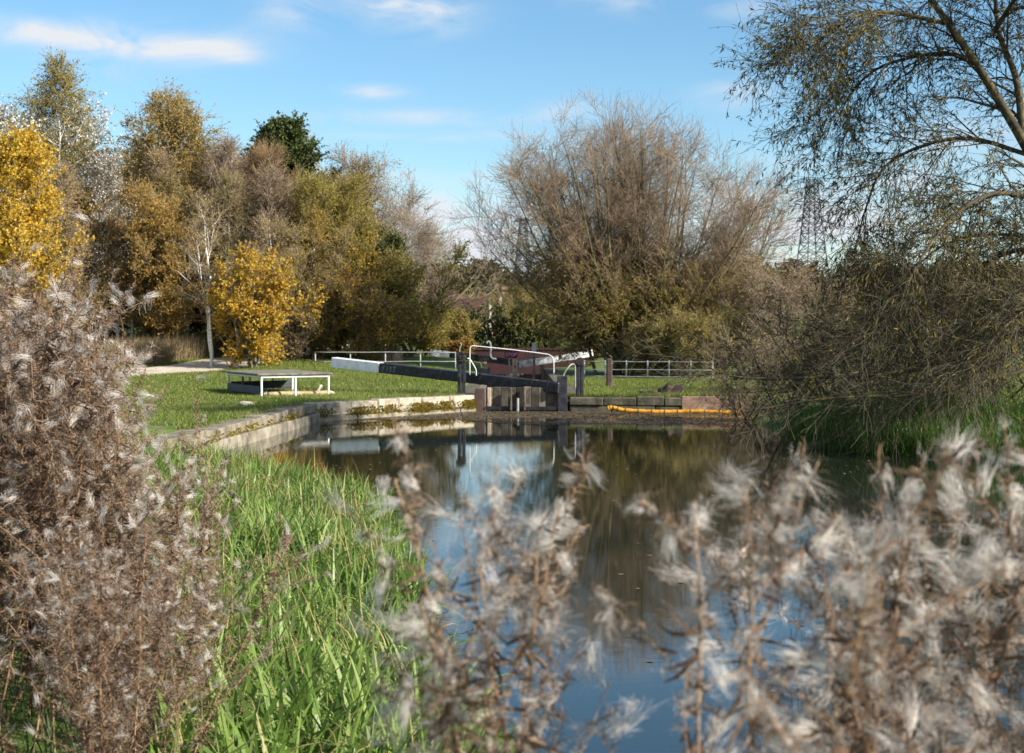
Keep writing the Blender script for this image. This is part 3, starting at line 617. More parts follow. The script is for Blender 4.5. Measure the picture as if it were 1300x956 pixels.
# reeds under the scrub on the right bank
mb = MB(); rp2 = [(5.0, 26.5), (5.15, 24.9), (5.9, 23.2), (7.4, 22.4), (9.8, 21.9), (10, 23.2), (7.6, 24.6), (6.2, 27)]
P = scatter(rp2, 9000, rng); blades(mb, P, np.maximum(height(P), -.05), .68, .014, rng, 0, .28, .9, 6)
tag(mb.build('bank_reeds', [mat('reed_deep', None, ramp=[(.04, .085, .014), (.075, .15, .022), (.12, .21, .035)], island=True, trans=.4, rough=.4, scale=1.5)]), kind='stuff')
# short lawn grass
mb = MB()
lawnL = [(-5.3, 24.2), (-4.9, 31.8), (-1.4, 36.0), (-1.4, 48), (-7, 60), (-13, 60), (-16, 44), (-9, 27)]
P = scatter(lawnL, 190000, rng); d, _ = seg_dist(P); P = P[d > .42]
def path_d(P): return np.min(np.linalg.norm(P[:, None, :] - pc[None, ::2], axis=2), axis=1)
P = P[path_d(P) > 1.6]
dens = .5 + .5 * np.sin(P[:, 0] * 1.3 + np.sin(P[:, 1] * .9) * 2) * np.sin(P[:, 1] * 1.1)
blades(mb, P, height(P) - .01, .075 + .06 * dens, .012, rng, 0, .45, .9, 3)
lawnR = [(1.75, 35.7), (6.2, 35.1), (9, 36), (9.5, 47), (1.6, 49)]
P = scatter(lawnR, 90000, rng); d, _ = seg_dist(P); P = P[d > .42]
blades(mb, P, height(P) - .01, .10, .012, rng, 0, .45, .9, 3)
P = scatter([(-18, 46), (-11.2, 52), (-10.6, 60), (-20, 60)], 30000, rng); P = P[path_d(P) > 1.6]; blades(mb, P, height(P) - .01, .13, .014, rng, 0, .45, .9, 3)
P = scatter(lawnL, 16000, rng); d, _ = seg_dist(P); P = P[(d > .45)]; P = P[path_d(P) > 1.5]; k_ = np.sin(P[:, 0] * 1.7 + 2) * np.sin(P[:, 1] * .8) + rng.normal(0, .4, len(P)) > .35; P = P[k_]; blades(mb, P, height(P) - .01, .12, .012, rng, 1, .6, 1.2, 3)
tag(mb.build('lawn_grass', [M['grass'], M['grass_straw']]), kind='stuff')
mb = MB(); P = np.concatenate([scatter(lawnL, 1300, rng), scatter(lawnR, 400, rng)]); d, _ = seg_dist(P); P = P[d > .5]; az = rng.uniform(0, 6.28, len(P))
mb.leaves(np.column_stack([P, height(P) + .05]), np.column_stack([np.cos(az), np.sin(az), rng.normal(0, .3, len(P))]), .05, .035, rng, 0)
tag(mb.build('fallen_leaves', [M['leaf_tan']]), kind='stuff')
# longer tufts hanging over the wall tops
mb = MB()
for a, b, n in ((POND[0], POND[1], 3500), (POND[1], POND[2], 3000), (POND[5], POND[6], 5200)):
    t = rng.uniform(0, 1, n); ab = b - a; nr_ = np.array([-ab[1], ab[0]]) / np.linalg.norm(ab)
    P = a + t[:, None] * ab; P = P + nr_ * (rng.uniform(.26, .8, n))[:, None]
    blades(mb, P, np.full(n, .355), .13, .012, rng, 0, .6, 1.6, 4, tuple(-nr_ * .3))
tag(mb.build('verge_grass', [M['grass']]), kind='stuff')
# right meadow seen through the scrub
mb = MB(); P = scatter([(6.5, 25), (20, 22.5), (34, 60), (10, 60), (6.5, 36)], 60000, rng); d, _ = seg_dist(P); P = P[d > .3]; blades(mb, P, height(P) - .01, .22, .02, rng, 0, .45, .9, 3)
tag(mb.build('meadow_grass', [M['grass']]), kind='stuff')
# straw-coloured tall grass at the foot of the wood
mb = MB(); P = scatter([(-22, 49), (-13.6, 49.5), (-12.1, 53), (-11.6, 60.5), (-20, 61)], 42000, rng); P = P[path_d(P) > 1.9]; blades(mb, P, height(P), .95, .014, rng, 0, .25, .8, 4)
tag(mb.build('straw_grass', [M['grass_straw']]), kind='stuff')
# rough dark grass of the near bank
mb = MB(); P = scatter([(-7, 3), (-7, 20), (-5.4, 20), (-3.2, 11), (-1.7, 7), (-1.2, 5.2), (.3, 5.4), (1.2, 4.6), (3.4, 3.6), (9, 3.4), (9, -2), (-7, -2)], 42000, rng)
blades(mb, P, height(P) - .01, .26, .007, rng, 0, .5, 1.2, 5)
tag(mb.build('bank_grass', [M['grass_dark']]), kind='stuff')
# leaf litter drifting on the water by the gate
mb = MB(); n = 34000
P = scatter([(-4.2, 31.5), (-.9, 35.4), (1.3, 35.15), (5.6, 34.5), (5.3, 30), (3.4, 29.6), (1.6, 29.9), (.2, 30.6), (-1.4, 32.2), (-2.6, 31.6)], n, rng)
wgt = np.sin(P[:, 0] * 1.3 + P[:, 1] * .7) + np.sin(P[:, 1] * 2.3 - P[:, 0] * .5) + .6 * (P[:, 1] - 30.4)
P = P[wgt + rng.normal(0, .5, n) > .1]; P = np.concatenate([P, scatter([(-3.6, 30.5), (-1.2, 33), (4.8, 30), (5, 25.6), (9, 21), (9, 9), (1.5, 8), (-.2, 10), (-1.2, 16), (-3, 21)], 420, rng)])
az = rng.uniform(0, 6.28, len(P)); D = np.column_stack([np.cos(az), np.sin(az), rng.normal(0, .06, len(P))])
c3 = np.column_stack([P, rng.uniform(.004, .012, len(P))])
S_ = np.column_stack([-np.sin(az), np.cos(az), rng.normal(0, .05, len(P))]); Ls = rng.uniform(.03, .075, len(P))[:, None]; Ws = Ls * rng.uniform(.5, .8, len(P))[:, None]
mid = c3 + D * Ls * .45
mb.add(np.stack([c3, mid + S_ * Ws * .5, c3 + D * Ls, mid - S_ * Ws * .5], 1).reshape(-1, 3), np.arange(len(P) * 4).reshape(-1, 4))
tag(mb.build('floating_leaves', [M['litter']]), kind='stuff')

# ------------------------------------------------------------------ canal walls
def stone_wall(mb, a, b, z0, z1, thick, blk, rng, out=.0, gap=.008, mi=0, jit=.012):
    """one course of separate blocks along a->b; the face lies on the a-b line, thickness goes to the left of it"""
    a = np.asarray(a, float); b = np.asarray(b, float); ab = b - a; Ln = np.linalg.norm(ab); u = ab / Ln; nl = np.array([-u[1], u[0]])
    s_ = 0
    while s_ < Ln - .02:
        l = min(blk * rng.uniform(.75, 1.3), Ln - s_)
        if Ln - s_ - l < blk * .3: l = Ln - s_
        o_ = nl * (thick / 2 - out + rng.uniform(-jit, jit)); h = (z1 - z0) + rng.uniform(-jit, jit)
        p0 = a + u * (s_ + gap) + o_; p1 = a + u * (s_ + l - gap) + o_
        mb.box([*p0, z0 + h / 2], [*p1, z0 + h / 2], thick, h, mi, ch=.02)
        s_ += l
def moss_tufts(mb, a, b, n, zmax, rng, mi):
    a = np.asarray(a, float); b = np.asarray(b, float); ab = b - a; u = ab / np.linalg.norm(ab); nl = np.array([-u[1], u[0]])
    t = rng.choice(rng.uniform(0, 1, 22), n, p=rng.dirichlet(np.ones(22) * .7)) + rng.normal(0, .03, n); t = np.clip(t, 0, 1)
    zc = np.abs(rng.normal(0, zmax * .45, n))
    P = np.column_stack([a + t[:, None] * ab - nl * .02, np.clip(zc + .06, .03, zmax)])
    D = rng.normal(size=(n, 3)) * .7 - np.append(nl, 0) * .8
    mb.leaves(P, D, .07, .045, rng, mi)
rng = np.random.default_rng(31)
root = empty('canal_wall', (-2.6, 33.6, 0), 'pale sunlit stone canal wall running from the corner to the lock gate', 'wall')
mw = MB(); off = np.array([-2.6, 33.6])
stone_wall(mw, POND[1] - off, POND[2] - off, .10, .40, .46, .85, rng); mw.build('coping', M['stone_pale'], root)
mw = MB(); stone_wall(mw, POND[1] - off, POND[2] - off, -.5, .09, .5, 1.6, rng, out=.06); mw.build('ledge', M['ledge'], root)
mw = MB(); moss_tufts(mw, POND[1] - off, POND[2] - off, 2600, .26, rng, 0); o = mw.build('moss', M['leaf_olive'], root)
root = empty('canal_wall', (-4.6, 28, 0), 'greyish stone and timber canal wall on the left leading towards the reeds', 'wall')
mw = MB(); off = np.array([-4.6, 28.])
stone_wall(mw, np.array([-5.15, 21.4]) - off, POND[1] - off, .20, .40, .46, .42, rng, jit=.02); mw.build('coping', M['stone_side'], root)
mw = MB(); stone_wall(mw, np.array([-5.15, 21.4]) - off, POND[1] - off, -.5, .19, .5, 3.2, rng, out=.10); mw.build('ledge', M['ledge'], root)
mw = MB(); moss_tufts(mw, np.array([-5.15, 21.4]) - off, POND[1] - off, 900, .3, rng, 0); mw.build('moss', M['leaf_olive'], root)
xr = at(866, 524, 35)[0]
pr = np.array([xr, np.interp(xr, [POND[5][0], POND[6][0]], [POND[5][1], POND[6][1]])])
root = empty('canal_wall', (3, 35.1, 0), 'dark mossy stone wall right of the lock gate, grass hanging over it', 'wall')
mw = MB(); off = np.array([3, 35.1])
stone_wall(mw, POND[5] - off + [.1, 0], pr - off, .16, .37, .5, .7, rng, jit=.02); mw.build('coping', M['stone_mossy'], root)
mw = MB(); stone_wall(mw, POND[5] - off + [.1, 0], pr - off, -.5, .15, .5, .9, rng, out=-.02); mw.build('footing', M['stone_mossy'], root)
root = empty('brick_wall', (pr[0], pr[1], 0), 'pinkish weathered brick wall at the water behind the orange boom', 'wall')
mw = MB(); mw.box([0.01, .25, -.03], [POND[6][0] - pr[0] + .1, POND[6][1] - pr[1] + .25, -.03], .5, .84, ch=.01); mw.build('brickwork', M['brick_pink'], root)
mw = MB(); mw.box([1.28, -.12, -.4], [1.28, -.12, .5], .11, .11); mw.build('post', M['dark_post'], root)
for lab, x0, xa in (('left brick wall of the lock chamber behind the gate', -.92, -1.17), ('right brick wall of the lock chamber behind the gate', 1.32, 1.57)):
    root = empty('chamber_wall', (x0, 47, 0), lab, 'wall'); mw = MB()
    mw.box([xa - x0, -11.1, -.96], [xa - x0, 12.3, -.96], .5, 2.5, ch=.01); mw.build('brickwork', brick_mat('chamber_brick', (.10, .055, .04), (.16, .09, .06), (.11, .10, .085), rot=(math.pi / 2, 0, math.pi / 2)), root)
    mw = MB(); k = -11.1
    while k < 12: mw.box([xa - x0, k, .345], [xa - x0, min(k + 1.05, 12.3), .345], .56, .10, ch=.02); k += 1.07
    mw.build('coping', M['stone_mossy'], root)

# ------------------------------------------------------------------ the near gate
hp = np.array([-0.80, 35.62])      # heel post on the left
mp_ = np.array([1.24, 35.36])      # far end of the gate at the right
root = empty('lock_gate', (*hp, 0), 'near black lock gate with long white-ended balance beam closing the lock', 'gate')
def rel(p): return np.asarray(p, float) - np.array([*hp, 0])
ba = at(424, 460, 38.6); bm_ = at(484, 467.5, 37.85); bb = at(712, 492.5, 35.3)
dv = (bb - ba) / np.linalg.norm(bb - ba)
bmid = ba + dv * np.dot(bm_ - ba, dv)
mb = MB(); mb.box(rel(bmid), rel(bb), .27, .265, ch=.018); beam = mb.build('balance_beam', M['black_paint'], root)
mb = MB(); mb.box(rel(ba), rel(bmid - dv * .003), .275, .275, ch=.015); mb.build('beam_end', M['white_paint'], beam)
for q_ in (1.9, 3.1, 4.6, 5.05):
    mb = MB(); c = bmid + dv * q_; mb.box(rel(c - dv * .03), rel(c + dv * .03), .286, .281, ch=.004)
    for e_ in (-.07, .07): mb.box(rel(c + np.array([0, -.155, e_])), rel(c + np.array([0, -.137, e_])), .025, .025)
    mb.build('strap', M['iron'], beam)
# faded scrawl on the beam face
mb = MB(); fn = np.cross(dv, [0, 0, 1]); fn /= np.linalg.norm(fn); fn = fn if fn[1] < 0 else -fn; upv = np.cross(dv, fn); upv = upv if upv[2] > 0 else -upv
r2 = np.random.default_rng(5)
for i in range(11):
    s0 = .05 + i * .048; c = bmid + dv * (s0) + fn * .137
    k = np.linspace(0, 1, 5)
    pth_ = c + dv * (np.cumsum(r2.normal(0, .02, 5)))[:, None] + upv * (.08 - .15 * k + r2.normal(0, .015, 5) - .02 * (i % 3))[:, None]
    mb.tubes(rel(pth_)[None], np.full((1, 5), .006), 4)
mb.build('faded_scrawl', M['scrawl'], beam)
mb = MB(); mb.box(rel([hp[0], hp[1], -.6]), rel([hp[0], hp[1], .56]), .24, .24); mb.build('heel_post', M['dark_post'], root)
mb = MB(); mb.box(rel([mp_[0] + .01, mp_[1], -.6]), rel([mp_[0] + .01, mp_[1], .88]), .24, .26); mb.build('mitre_post', M['black_paint'], root)
gd = (mp_ - hp) / np.linalg.norm(mp_ - hp)
mb = MB(); k = .15; gl = np.linalg.norm(mp_ - hp)
while k < gl - .15:
    wdt = .19; c = hp + gd * (k + wdt / 2); mb.box(rel([c[0], c[1], -.6]), rel([c[0], c[1], .60 + RNG.uniform(-.01, .01)]), .06, wdt - .006, up=(gd[0], gd[1], 0)); k += wdt
mb.build('planking', mat('plank_mix', None, ramp=[(.03, .026, .02), (.10, .085, .065), (.05, .042, .033), (.22, .185, .14), (.07, .06, .05)], island=True, rough=.85, scale=3, bump=.4, bscale=20), root)
mb = MB()
for zz, hh in ((.07, .10),):
    a_ = hp + gd * .14; b_ = mp_ - gd * .13; mb.box(rel([*a_ + [0, -.07], zz]), rel([*b_ + [0, -.07], zz]), .12, hh)
mb.build('rail', M['black_paint'], root)
mb = MB(); c = hp + gd * .78
for kk in (0, .34): mb.box(rel([c[0] + kk, c[1] - .17, .02]), rel([c[0] + kk, c[1] - .17, .58]), .05, .09)
mb.build('paddle_frame', M['gate_timber'], root)
mb = MB(); c = hp + gd * .95; mb.tubes(rel(np.array([[c[0], c[1] - .18, -.2], [c[0], c[1] - .18, .33]]))[None], np.full((1, 2), .035), 8, cap=True); mb.build('paddle_rod', M['galv'], root)
mb = MB(); mb.box(rel([hp[0] + .23, hp[1] - .05, -.1]), rel([hp[0] + .23, hp[1] - .05, .58]), .1, .13); mb.build('stile', M['pale_timber'], root)
# white tubular handrail standing on the gate
def rail_pts(l, n=24): return rel(resample(np.array([at(*q) for q in l]), n))
Yh = 35.75
mb = MB(); hr = [(596.5, 476, Yh), (596.5, 455, Yh), (596.8, 443, Yh), (599, 439.5, Yh), (606, 439.5, Yh), (650, 444, Yh), (690, 449, Yh), (698, 451, Yh), (702.5, 456, Yh), (703.2, 470, Yh), (703.2, 488, Yh)]
mb.tubes(rail_pts(hr, 50)[None], np.full((1, 50), .0115), 8, cap=True)
mb.tubes(rail_pts([(597, 456.5, Yh), (601, 463, Yh), (604.3, 469.5, Yh), (604.6, 477, Yh)], 20)[None], np.full((1, 20), .0115), 8, cap=True)
mb.tubes(rail_pts([(593, 455, Yh), (597, 455.5, Yh)], 4)[None], np.full((1, 4), .016), 8, cap=True)
mb.build('handrail', M['white_rail'], root, True)

# ------------------------------------------------------------------ paddle posts and rails beside the gate
def disc(mb, c, r, w, nrm, k=20, mi=0):
    nrm = np.asarray(nrm, float); nrm /= np.linalg.norm(nrm)
    mb.tubes(np.array([[c - nrm * w / 2, c - nrm * w * .35, c + nrm * w * .35, c + nrm * w / 2]]), np.array([[r * .9, r, r, r * .9]]), k, mi, cap=True)
b = at(586, 497.5, 36.05); b[2] = .37; root = empty('paddle_post', b, 'tall black paddle post with iron winding gear left of the lock gate', 'paddle gear')
hgt = at(586, 456, 36.05)[2] - b[2]
mb = MB(); mb.box([-.055, 0, -.1], [-.055, 0, hgt], .085, .17); mb.box([.06, 0, -.1], [.06, 0, hgt], .085, .17); mb.build('post', M['black_paint'], root)
mb = MB(); mb.box([-.01, -.02, -.05], [-.01, -.02, hgt + .05], .03, .04); mb.build('rack_bar', M['galv'], root)
mb = MB(); disc(mb, np.array([-.01, -.11, hgt + .05]), .125, .06, (0, 1, 0)); disc(mb, np.array([-.01, -.16, hgt + .05]), .05, .08, (0, 1, 0), 10)
for a in range(14):
    t_ = a * 2 * math.pi / 14; mb.box([-.01 + .12 * math.cos(t_), -.11, hgt + .05 + .12 * math.sin(t_)], [-.01 + .145 * math.cos(t_), -.11, hgt + .05 + .145 * math.sin(t_)], .05, .025)
mb.build('gear_wheel', M['iron'], root)
mb = MB(); mb.box([-.1, 0, hgt - .03], [.11, 0, hgt - .03], .2, .1); mb.box([-.13, .03, hgt + .1], [.09, .03, hgt + .1], .05, .06); mb.build('bracket', M['iron'], root)
mb = MB(); mb.tubes(resample(np.array([[-.03, -.02, hgt + .1], [-.05, -.02, hgt + .25], [-.01, -.02, hgt + .36], [-.03, -.02, hgt + .42]]), 12)[None], np.full((1, 12), .014), 6, cap=True); mb.build('latch', M['galv'], root)

b = at(736, 493, 35.6); b[2] = hz(b[0], b[1]); root = empty('paddle_post', b, 'short black paddle post with round capped gear right of the lock gate', 'paddle gear')
hgt = at(736, 463, 35.6)[2] - b[2]
mb = MB(); mb.box([-.05, 0, -.1], [-.05, 0, hgt], .09, .17); mb.box([.055, 0, -.1], [.055, 0, hgt], .09, .17); mb.build('post', M['black_paint'], root)
mb = MB(); mb.box([0, -.03, -.05], [0, -.03, hgt], .025, .04); mb.build('rack_bar', M['galv'], root)
mb = MB(); disc(mb, np.array([0, -.03, hgt + .08]), .105, .22, (0, 1, 0), 24); mb.box([-.10, 0, hgt + .01], [.10, 0, hgt + .01], .2, .07); mb.build('gear_wheel', M['iron'], root)
b = at(722, 493, 35.5); b[2] = hz(b[0], b[1]); root_l = [(712.5, 487, 35.4), (716, 475, 35.4), (721, 467, 35.4), (725, 463, 35.45), (728.5, 462.5, 35.5), (730, 465, 35.5), (730.2, 476, 35.5), (730.2, 494, 35.5)]
mb = MB(); q = resample(np.array([at(*p_) for p_ in root_l]), 40) - b; q[0, 2] -= .3
mb.tubes(q[None], np.full((1, 40), .02), 8, cap=True); o = mb.build('curved_rail', M['galv'], None, True); o.location = b; tag(o, 'curved pale grey tubular rail between gate end and right paddle post', 'rail')
b = at(773.5, 484, 41); b[2] = hz(b[0], b[1]); mb = MB(); mb.box([0, 0, -.2], [0, 0, at(773, 455, 41)[2] - b[2]], .17, .17, ch=.03)
o = mb.build('bollard', M['dark_post']); o.location = b; tag(o, 'dark brown square timber post on the grass right of the lock', 'post')

# ------------------------------------------------------------------ the far gates, posts, sign and brick parapet
Yf = 58.5
def far_gate(label, pa, pb_, pend, gl_):
    r_ = empty('lock_gate', (pb_[0], pb_[1], 0), label, 'gate'); o_ = np.array([pb_[0], pb_[1], 0])
    m_ = MB(); m_.box(pa - o_, pb_ - o_, .27, .26); bm__ = m_.build('balance_beam', M['black_paint'] if 'left' in label else M['worn_shaded_white'], r_)
    if pend is not None:
        d_ = (pa - pb_) / np.linalg.norm(pa - pb_); m_ = MB(); m_.box(pa + d_ * .003 - o_, pend - o_, .275, .265); m_.build('beam_end', M['white_paint'], bm__)
    m_ = MB()
    for k in range(6):
        t_ = (k + .5) / 6; c = np.array(gl_[0]) * (1 - t_) + np.array(gl_[1]) * t_; m_.box(np.array([c[0], c[1], -2]) - o_, np.array([c[0], c[1], .15]) - o_, .17, .08)
    m_.build('planking', M['gate_timber'], r_); return r_, o_
r1, o1 = far_gate('far left lock gate with black balance beam and short white tip', at(570, 450, Yf), at(652, 460, Yf + .3), at(545.5, 448, Yf - .2), ((-.85, Yf), (.1, Yf + .9)))
m_ = MB(); m_.box(at(618, 482, Yf) - o1, at(614, 459.5, Yf) - o1, .22, .17); m_.build('post', M['pale_timber'], r1)
hk = resample(np.array([at(*p_) for p_ in [(617.5, 436, Yf - .3), (620, 433.5, Yf - .3), (622.5, 436, Yf - .3), (623, 444, Yf - .3), (622.5, 451, Yf - .3), (625, 455, Yf - .3), (630, 456, Yf - .3)]]), 30) - o1
m_ = MB(); m_.tubes(hk[None], np.full((1, 30), .04), 8, cap=True); m_.build('hooked_handle', M['white_rail'], r1, True)
r2_, o2 = far_gate('far right lock gate with white balance beam', at(728, 452.5, Yf + .1), at(657, 463, Yf - .5), at(751.5, 448, Yf + .3), ((1.2, Yf), (.12, Yf + .9)))
m_ = MB(); m_.box(at(711.5, 456, Yf - .2) - o2, at(711.8, 442, Yf - .2) - o2, .07, .07); m_.build('iron_pin', M['iron'], r2_)
m_ = MB(); m_.box(at(689, 482, Yf + .2) - o2, at(689, 462, Yf + .2) - o2, .2, .18); m_.build('post', M['pale_timber'], r2_)
b = at(653.5, 484, 57.6); b[2] = hz(b[0] - 3, b[1]) - 1.0
o = None; m_ = MB(); m_.box([-.0, 0, 0], [0, 0, at(653, 452.5, 57.6)[2] - b[2]], .2, .2); root = empty('mooring_post', b, 'weathered pale timber post with a hole standing inside the lock', 'post'); m_.build('post', M['pale_timber'], root)
m_ = MB(); disc(m_, np.array([.0, -.1025, at(653, 465, 57.6)[2] - b[2]]), .04, .01, (0, 1, 0), 12); m_.build('bolt', M['iron'], root)
b = at(649, 450.2, 57.45); root = empty('warning_sign', b, 'small crimson STOP sign above the timber post in the lock', 'sign')
m_ = MB(); m_.box([-.26, 0, 0], [.26, 0, 0], .03, .25, ch=.008); m_.build('board', M['sign_red'], root)
cu = bpy.data.curves.new('lettering', 'FONT'); cu.body = 'STOP'; cu.size = .19; cu.align_x = 'CENTER'; cu.align_y = 'CENTER'; cu.extrude = .004
fo = bpy.data.objects.new('lettering', cu); C.objects.link(fo); fo.parent = root; fo.location = (0, -.021, 0); fo.rotation_euler = (math.pi / 2, 0, 0); 
bpy.context.view_layer.update()
lm = bpy.data.meshes.new_from_object(fo.evaluated_get(bpy.context.evaluated_depsgraph_get())); lm.materials.clear(); lm.materials.append(M['sign_text'])
lo = bpy.data.objects.new('sign_lettering', lm); C.objects.link(lo); lo.parent = root; lo.location = fo.location; lo.rotation_euler = fo.rotation_euler; bpy.data.objects.remove(fo)
m_ = MB(); m_.tubes(np.array([[[-.09, .05, -1.2], [-.09, .05, .1]]]), np.full((1, 2), .028), 8, cap=True); m_.build('pole', M['galv'], root)
b = at(678, 482, 56); b[2] = -.6; root = empty('depth_post', b, 'narrow white-topped board standing upright in the lock', 'post')
m_ = MB(); zt = at(678, 435, 56)[2] - b[2]; zm = at(678, 447.5, 56)[2] - b[2]; m_.box([0, 0, zm], [0, 0, zt], .05, .17, ch=.02, up=(1, 0, 0)); m_.build('white_top', M['white_paint'], root)
m_ = MB(); m_.box([0, 0, 0], [0, 0, zm - .003], .05, .10, up=(1, 0, 0)); m_.build('shaft', M['old_timber'], root)
root = empty('brick_parapet', (.2, 60.6, .25), 'dark red brick bridge parapet closing the view behind the far gates', 'wall')
m_ = MB(); m_.box([-3.2, 0, -1.2], [3.0, .4, -1.2 + .0], .4, 4.0 if False else 4.1, ch=.01); pz = m_.build('brickwork', M['brick_red'], root)
m_ = MB(); k = -3.25
while k < 3.0: m_.box([k, (k + 3.2) / 6.2 * .4, .89], [k + .58, (k + .58 + 3.2) / 6.2 * .4, .89], .5, .10, ch=.02); k += .6
m_.build('coping', M['brick_red'], root)

# ------------------------------------------------------------------ fences
def fence(label, pa, pb_, zt, rails, nposts, mat_rail, mat_post, rr=.017, pr_=.024, zb=None):
    a = np.array([pa[0], pa[1], hz(*pa) if zb is None else zb]); b = np.array([pb_[0], pb_[1], hz(*pb_) if zb is None else zb]); r_ = empty('rail_fence', a, label, 'fence')
    for z_ in rails:
        m_ = MB(); n_ = 12; t_ = np.linspace(0, 1, n_)[:, None]; q = (b - a) * t_ + np.array([0, 0, z_]) + np.column_stack([np.zeros(n_), np.zeros(n_), RNG.normal(0, .006, n_)])
        m_.tubes(q[None], np.full((1, n_), rr), 8, cap=True); m_.build('rail', mat_rail, r_, True)
    for k in range(nposts):
        c = (b - a) * k / (nposts - 1); m_ = MB(); m_.tubes(np.array([[c + [0, .05, -.2], c + [0, .05, zt]]]), np.full((1, 2), pr_), 8, cap=True); m_.build('post', mat_post, r_, True)
fence('grey tube rail fence behind the lawn and the white-ended beam', (place(400, 51), 51), (place(578, 51), 51), .58, (.57, .24), 5, M['galv'], M['galv'], zb=.62)
fence('grey three-rail fence on the grass in front of the great willow', (place(742, 46.5), 46.5), (place(905, 45), 45), .64, (.60, .34, .12), 7, M['galv'], M['galv'])

# ------------------------------------------------------------------ the low platform on the lawn
fl = at(331, 502, 35.3); fr = at(419, 499, 36.2); bl = at(287, 497.5, 37.4)
ux = (fr - fl)[:2]; lx = np.linalg.norm(ux); ux = ux / lx; uy = np.array([-ux[1], ux[0]]); ly = 2.65
zg = hz(fl[0], fl[1]); root = empty('platform', (fl[0], fl[1], zg), 'low weathered timber platform on white steel legs on the left lawn', 'platform', rz=math.atan2(ux[1], ux[0]))
tz = at(331, 475.5, 35.3)[2] - zg
def leg(xx, yy, m_='white_paint'):
    q = MB(); q.box([xx, yy, -.08], [xx, yy, tz - .09], .045, .045, ch=.006); q.build('leg', M[m_], root)
for xx in (.03, lx * .5, lx - .03): leg(xx, .03)
for xx in (.03, lx * .33, lx * .68, lx - .03): leg(xx, ly - .03)
for yy in (ly * .55,): leg(.03, yy, 'steel_dark_and_shade')  # a white leg on the shaded side, its shade put into the colour
mb = MB(); zf = tz - .062
mb.box([0, .03, zf], [lx, .03, zf], .05, .06); mb.box([0, ly - .03, zf], [lx, ly - .03, zf], .05, .06); mb.box([.03, .06, zf], [.03, ly - .06, zf], .05, .06); mb.box([lx - .03, .06, zf], [lx - .03, ly - .06, zf], .05, .06)
mb.build('frame', M['white_rail'], root)
mb = MB(); k = -.06
while k < ly + .04: mb.box([-.1, k + .065, tz], [lx + .06, k + .065, tz + RNG.uniform(-.003, .003)], .125, .045, ch=.008); k += .137
mb.build('deck', M['deck_timber'], root)
mb = MB(); mb.box([-.005, .08, .16], [-.005, ly - .08, .16], .03, .2); mb.box([.08, ly - .085, .20], [lx - .08, ly - .085, .20], .03, .2); mb.build('kick_board', M['steel_dark_and_shade'], root)
def loc_pt(xx, yy): return (fl[0] + ux[0] * xx + uy[0] * yy, fl[1] + ux[1] * xx + uy[1] * yy)
rng = np.random.default_rng(17)
for i, (xx, yy, r_, lab) in enumerate([(.35, .7, (.16, .1, .08), 'small broken stone under the left part of the platform'), (1.0, .9, (.22, .13, .07), 'flat stone lying under the middle of the platform'), (2.15, .8, (.14, .1, .07), 'rounded stone under the right part of the platform')]):
    q = loc_pt(xx, yy); mb = MB(); mb.blob((0, 0, .04), r_, rng, rough=.25); o = mb.build('stone', M['stone_loose'], None, False); o.location = (*q, hz(*q)); tag(o, lab, 'stone', 'stones under the platform')
q = loc_pt(1.75, .8); mb = MB(); mb.box([-.02, 0, -.03], [.16, 0, .27], .3, .06, ch=.02); o = mb.build('leaning_slab', M['stone_loose']); o.location = (*q, hz(*q)); tag(o, 'pale flat slab leaning upright under the platform', 'stone')
q = loc_pt(1.1, .45); mb = MB(); mb.tubes(resample(np.array([[-.75, 0, .05], [-.2, .04, .06], [.4, -.02, .05], [.95, .05, .06]]), 14)[None] , np.full((1, 14), .075), 9, cap=True); o = mb.build('log', M['log'], None, True); o.location = (*q, hz(*q)); o.rotation_euler = (0, 0, math.atan2(ux[1], ux[0])); tag(o, 'long pale log lying in the grass under the platform', 'log')
q = at(312, 515, 31.5); mb = MB(); mb.blob((0, 0, .03), (.17, .11, .06), rng, rough=.2); o = mb.build('stone', M['stone_loose']); o.location = (q[0], q[1], hz(q[0], q[1])); tag(o, 'pale stone alone on the grass between platform and wall', 'stone')
# earth heap and grassy mounds
q = at(850, 503, 36.3); mb = MB(); mb.blob((0, 0, .05), (.34, .3, .24), rng, rough=.3, n=16); o = mb.build('earth_heap', M['soil'], None, True); o.location = (q[0], q[1], hz(q[0], q[1])); tag(o, 'small heap of dug brown earth above the orange boom', 'earth heap')
q = at(824, 503, 35.9); mb = MB(); mb.blob((0, 0, .0), (.25, .2, .12), rng, rough=.3, n=14); o = mb.build('earth_heap', M['soil'], None, True); o.location = (q[0], q[1], hz(q[0], q[1])); tag(o, 'low dark clod of earth just left of the larger heap', 'earth heap')
q = at(500, 458, 54); mb = MB(); mb.blob((0, 0, .15), (.36, .3, .34), rng, rough=.35, n=16); o = mb.build('earth_heap', mat('soil_pale', (.16, .11, .08), (.27, .20, .15), 4, .95, .6), None, True); o.location = (q[0], q[1], hz(q[0], q[1])); tag(o, 'pinkish brown earth mound behind the left rail fence', 'earth heap')

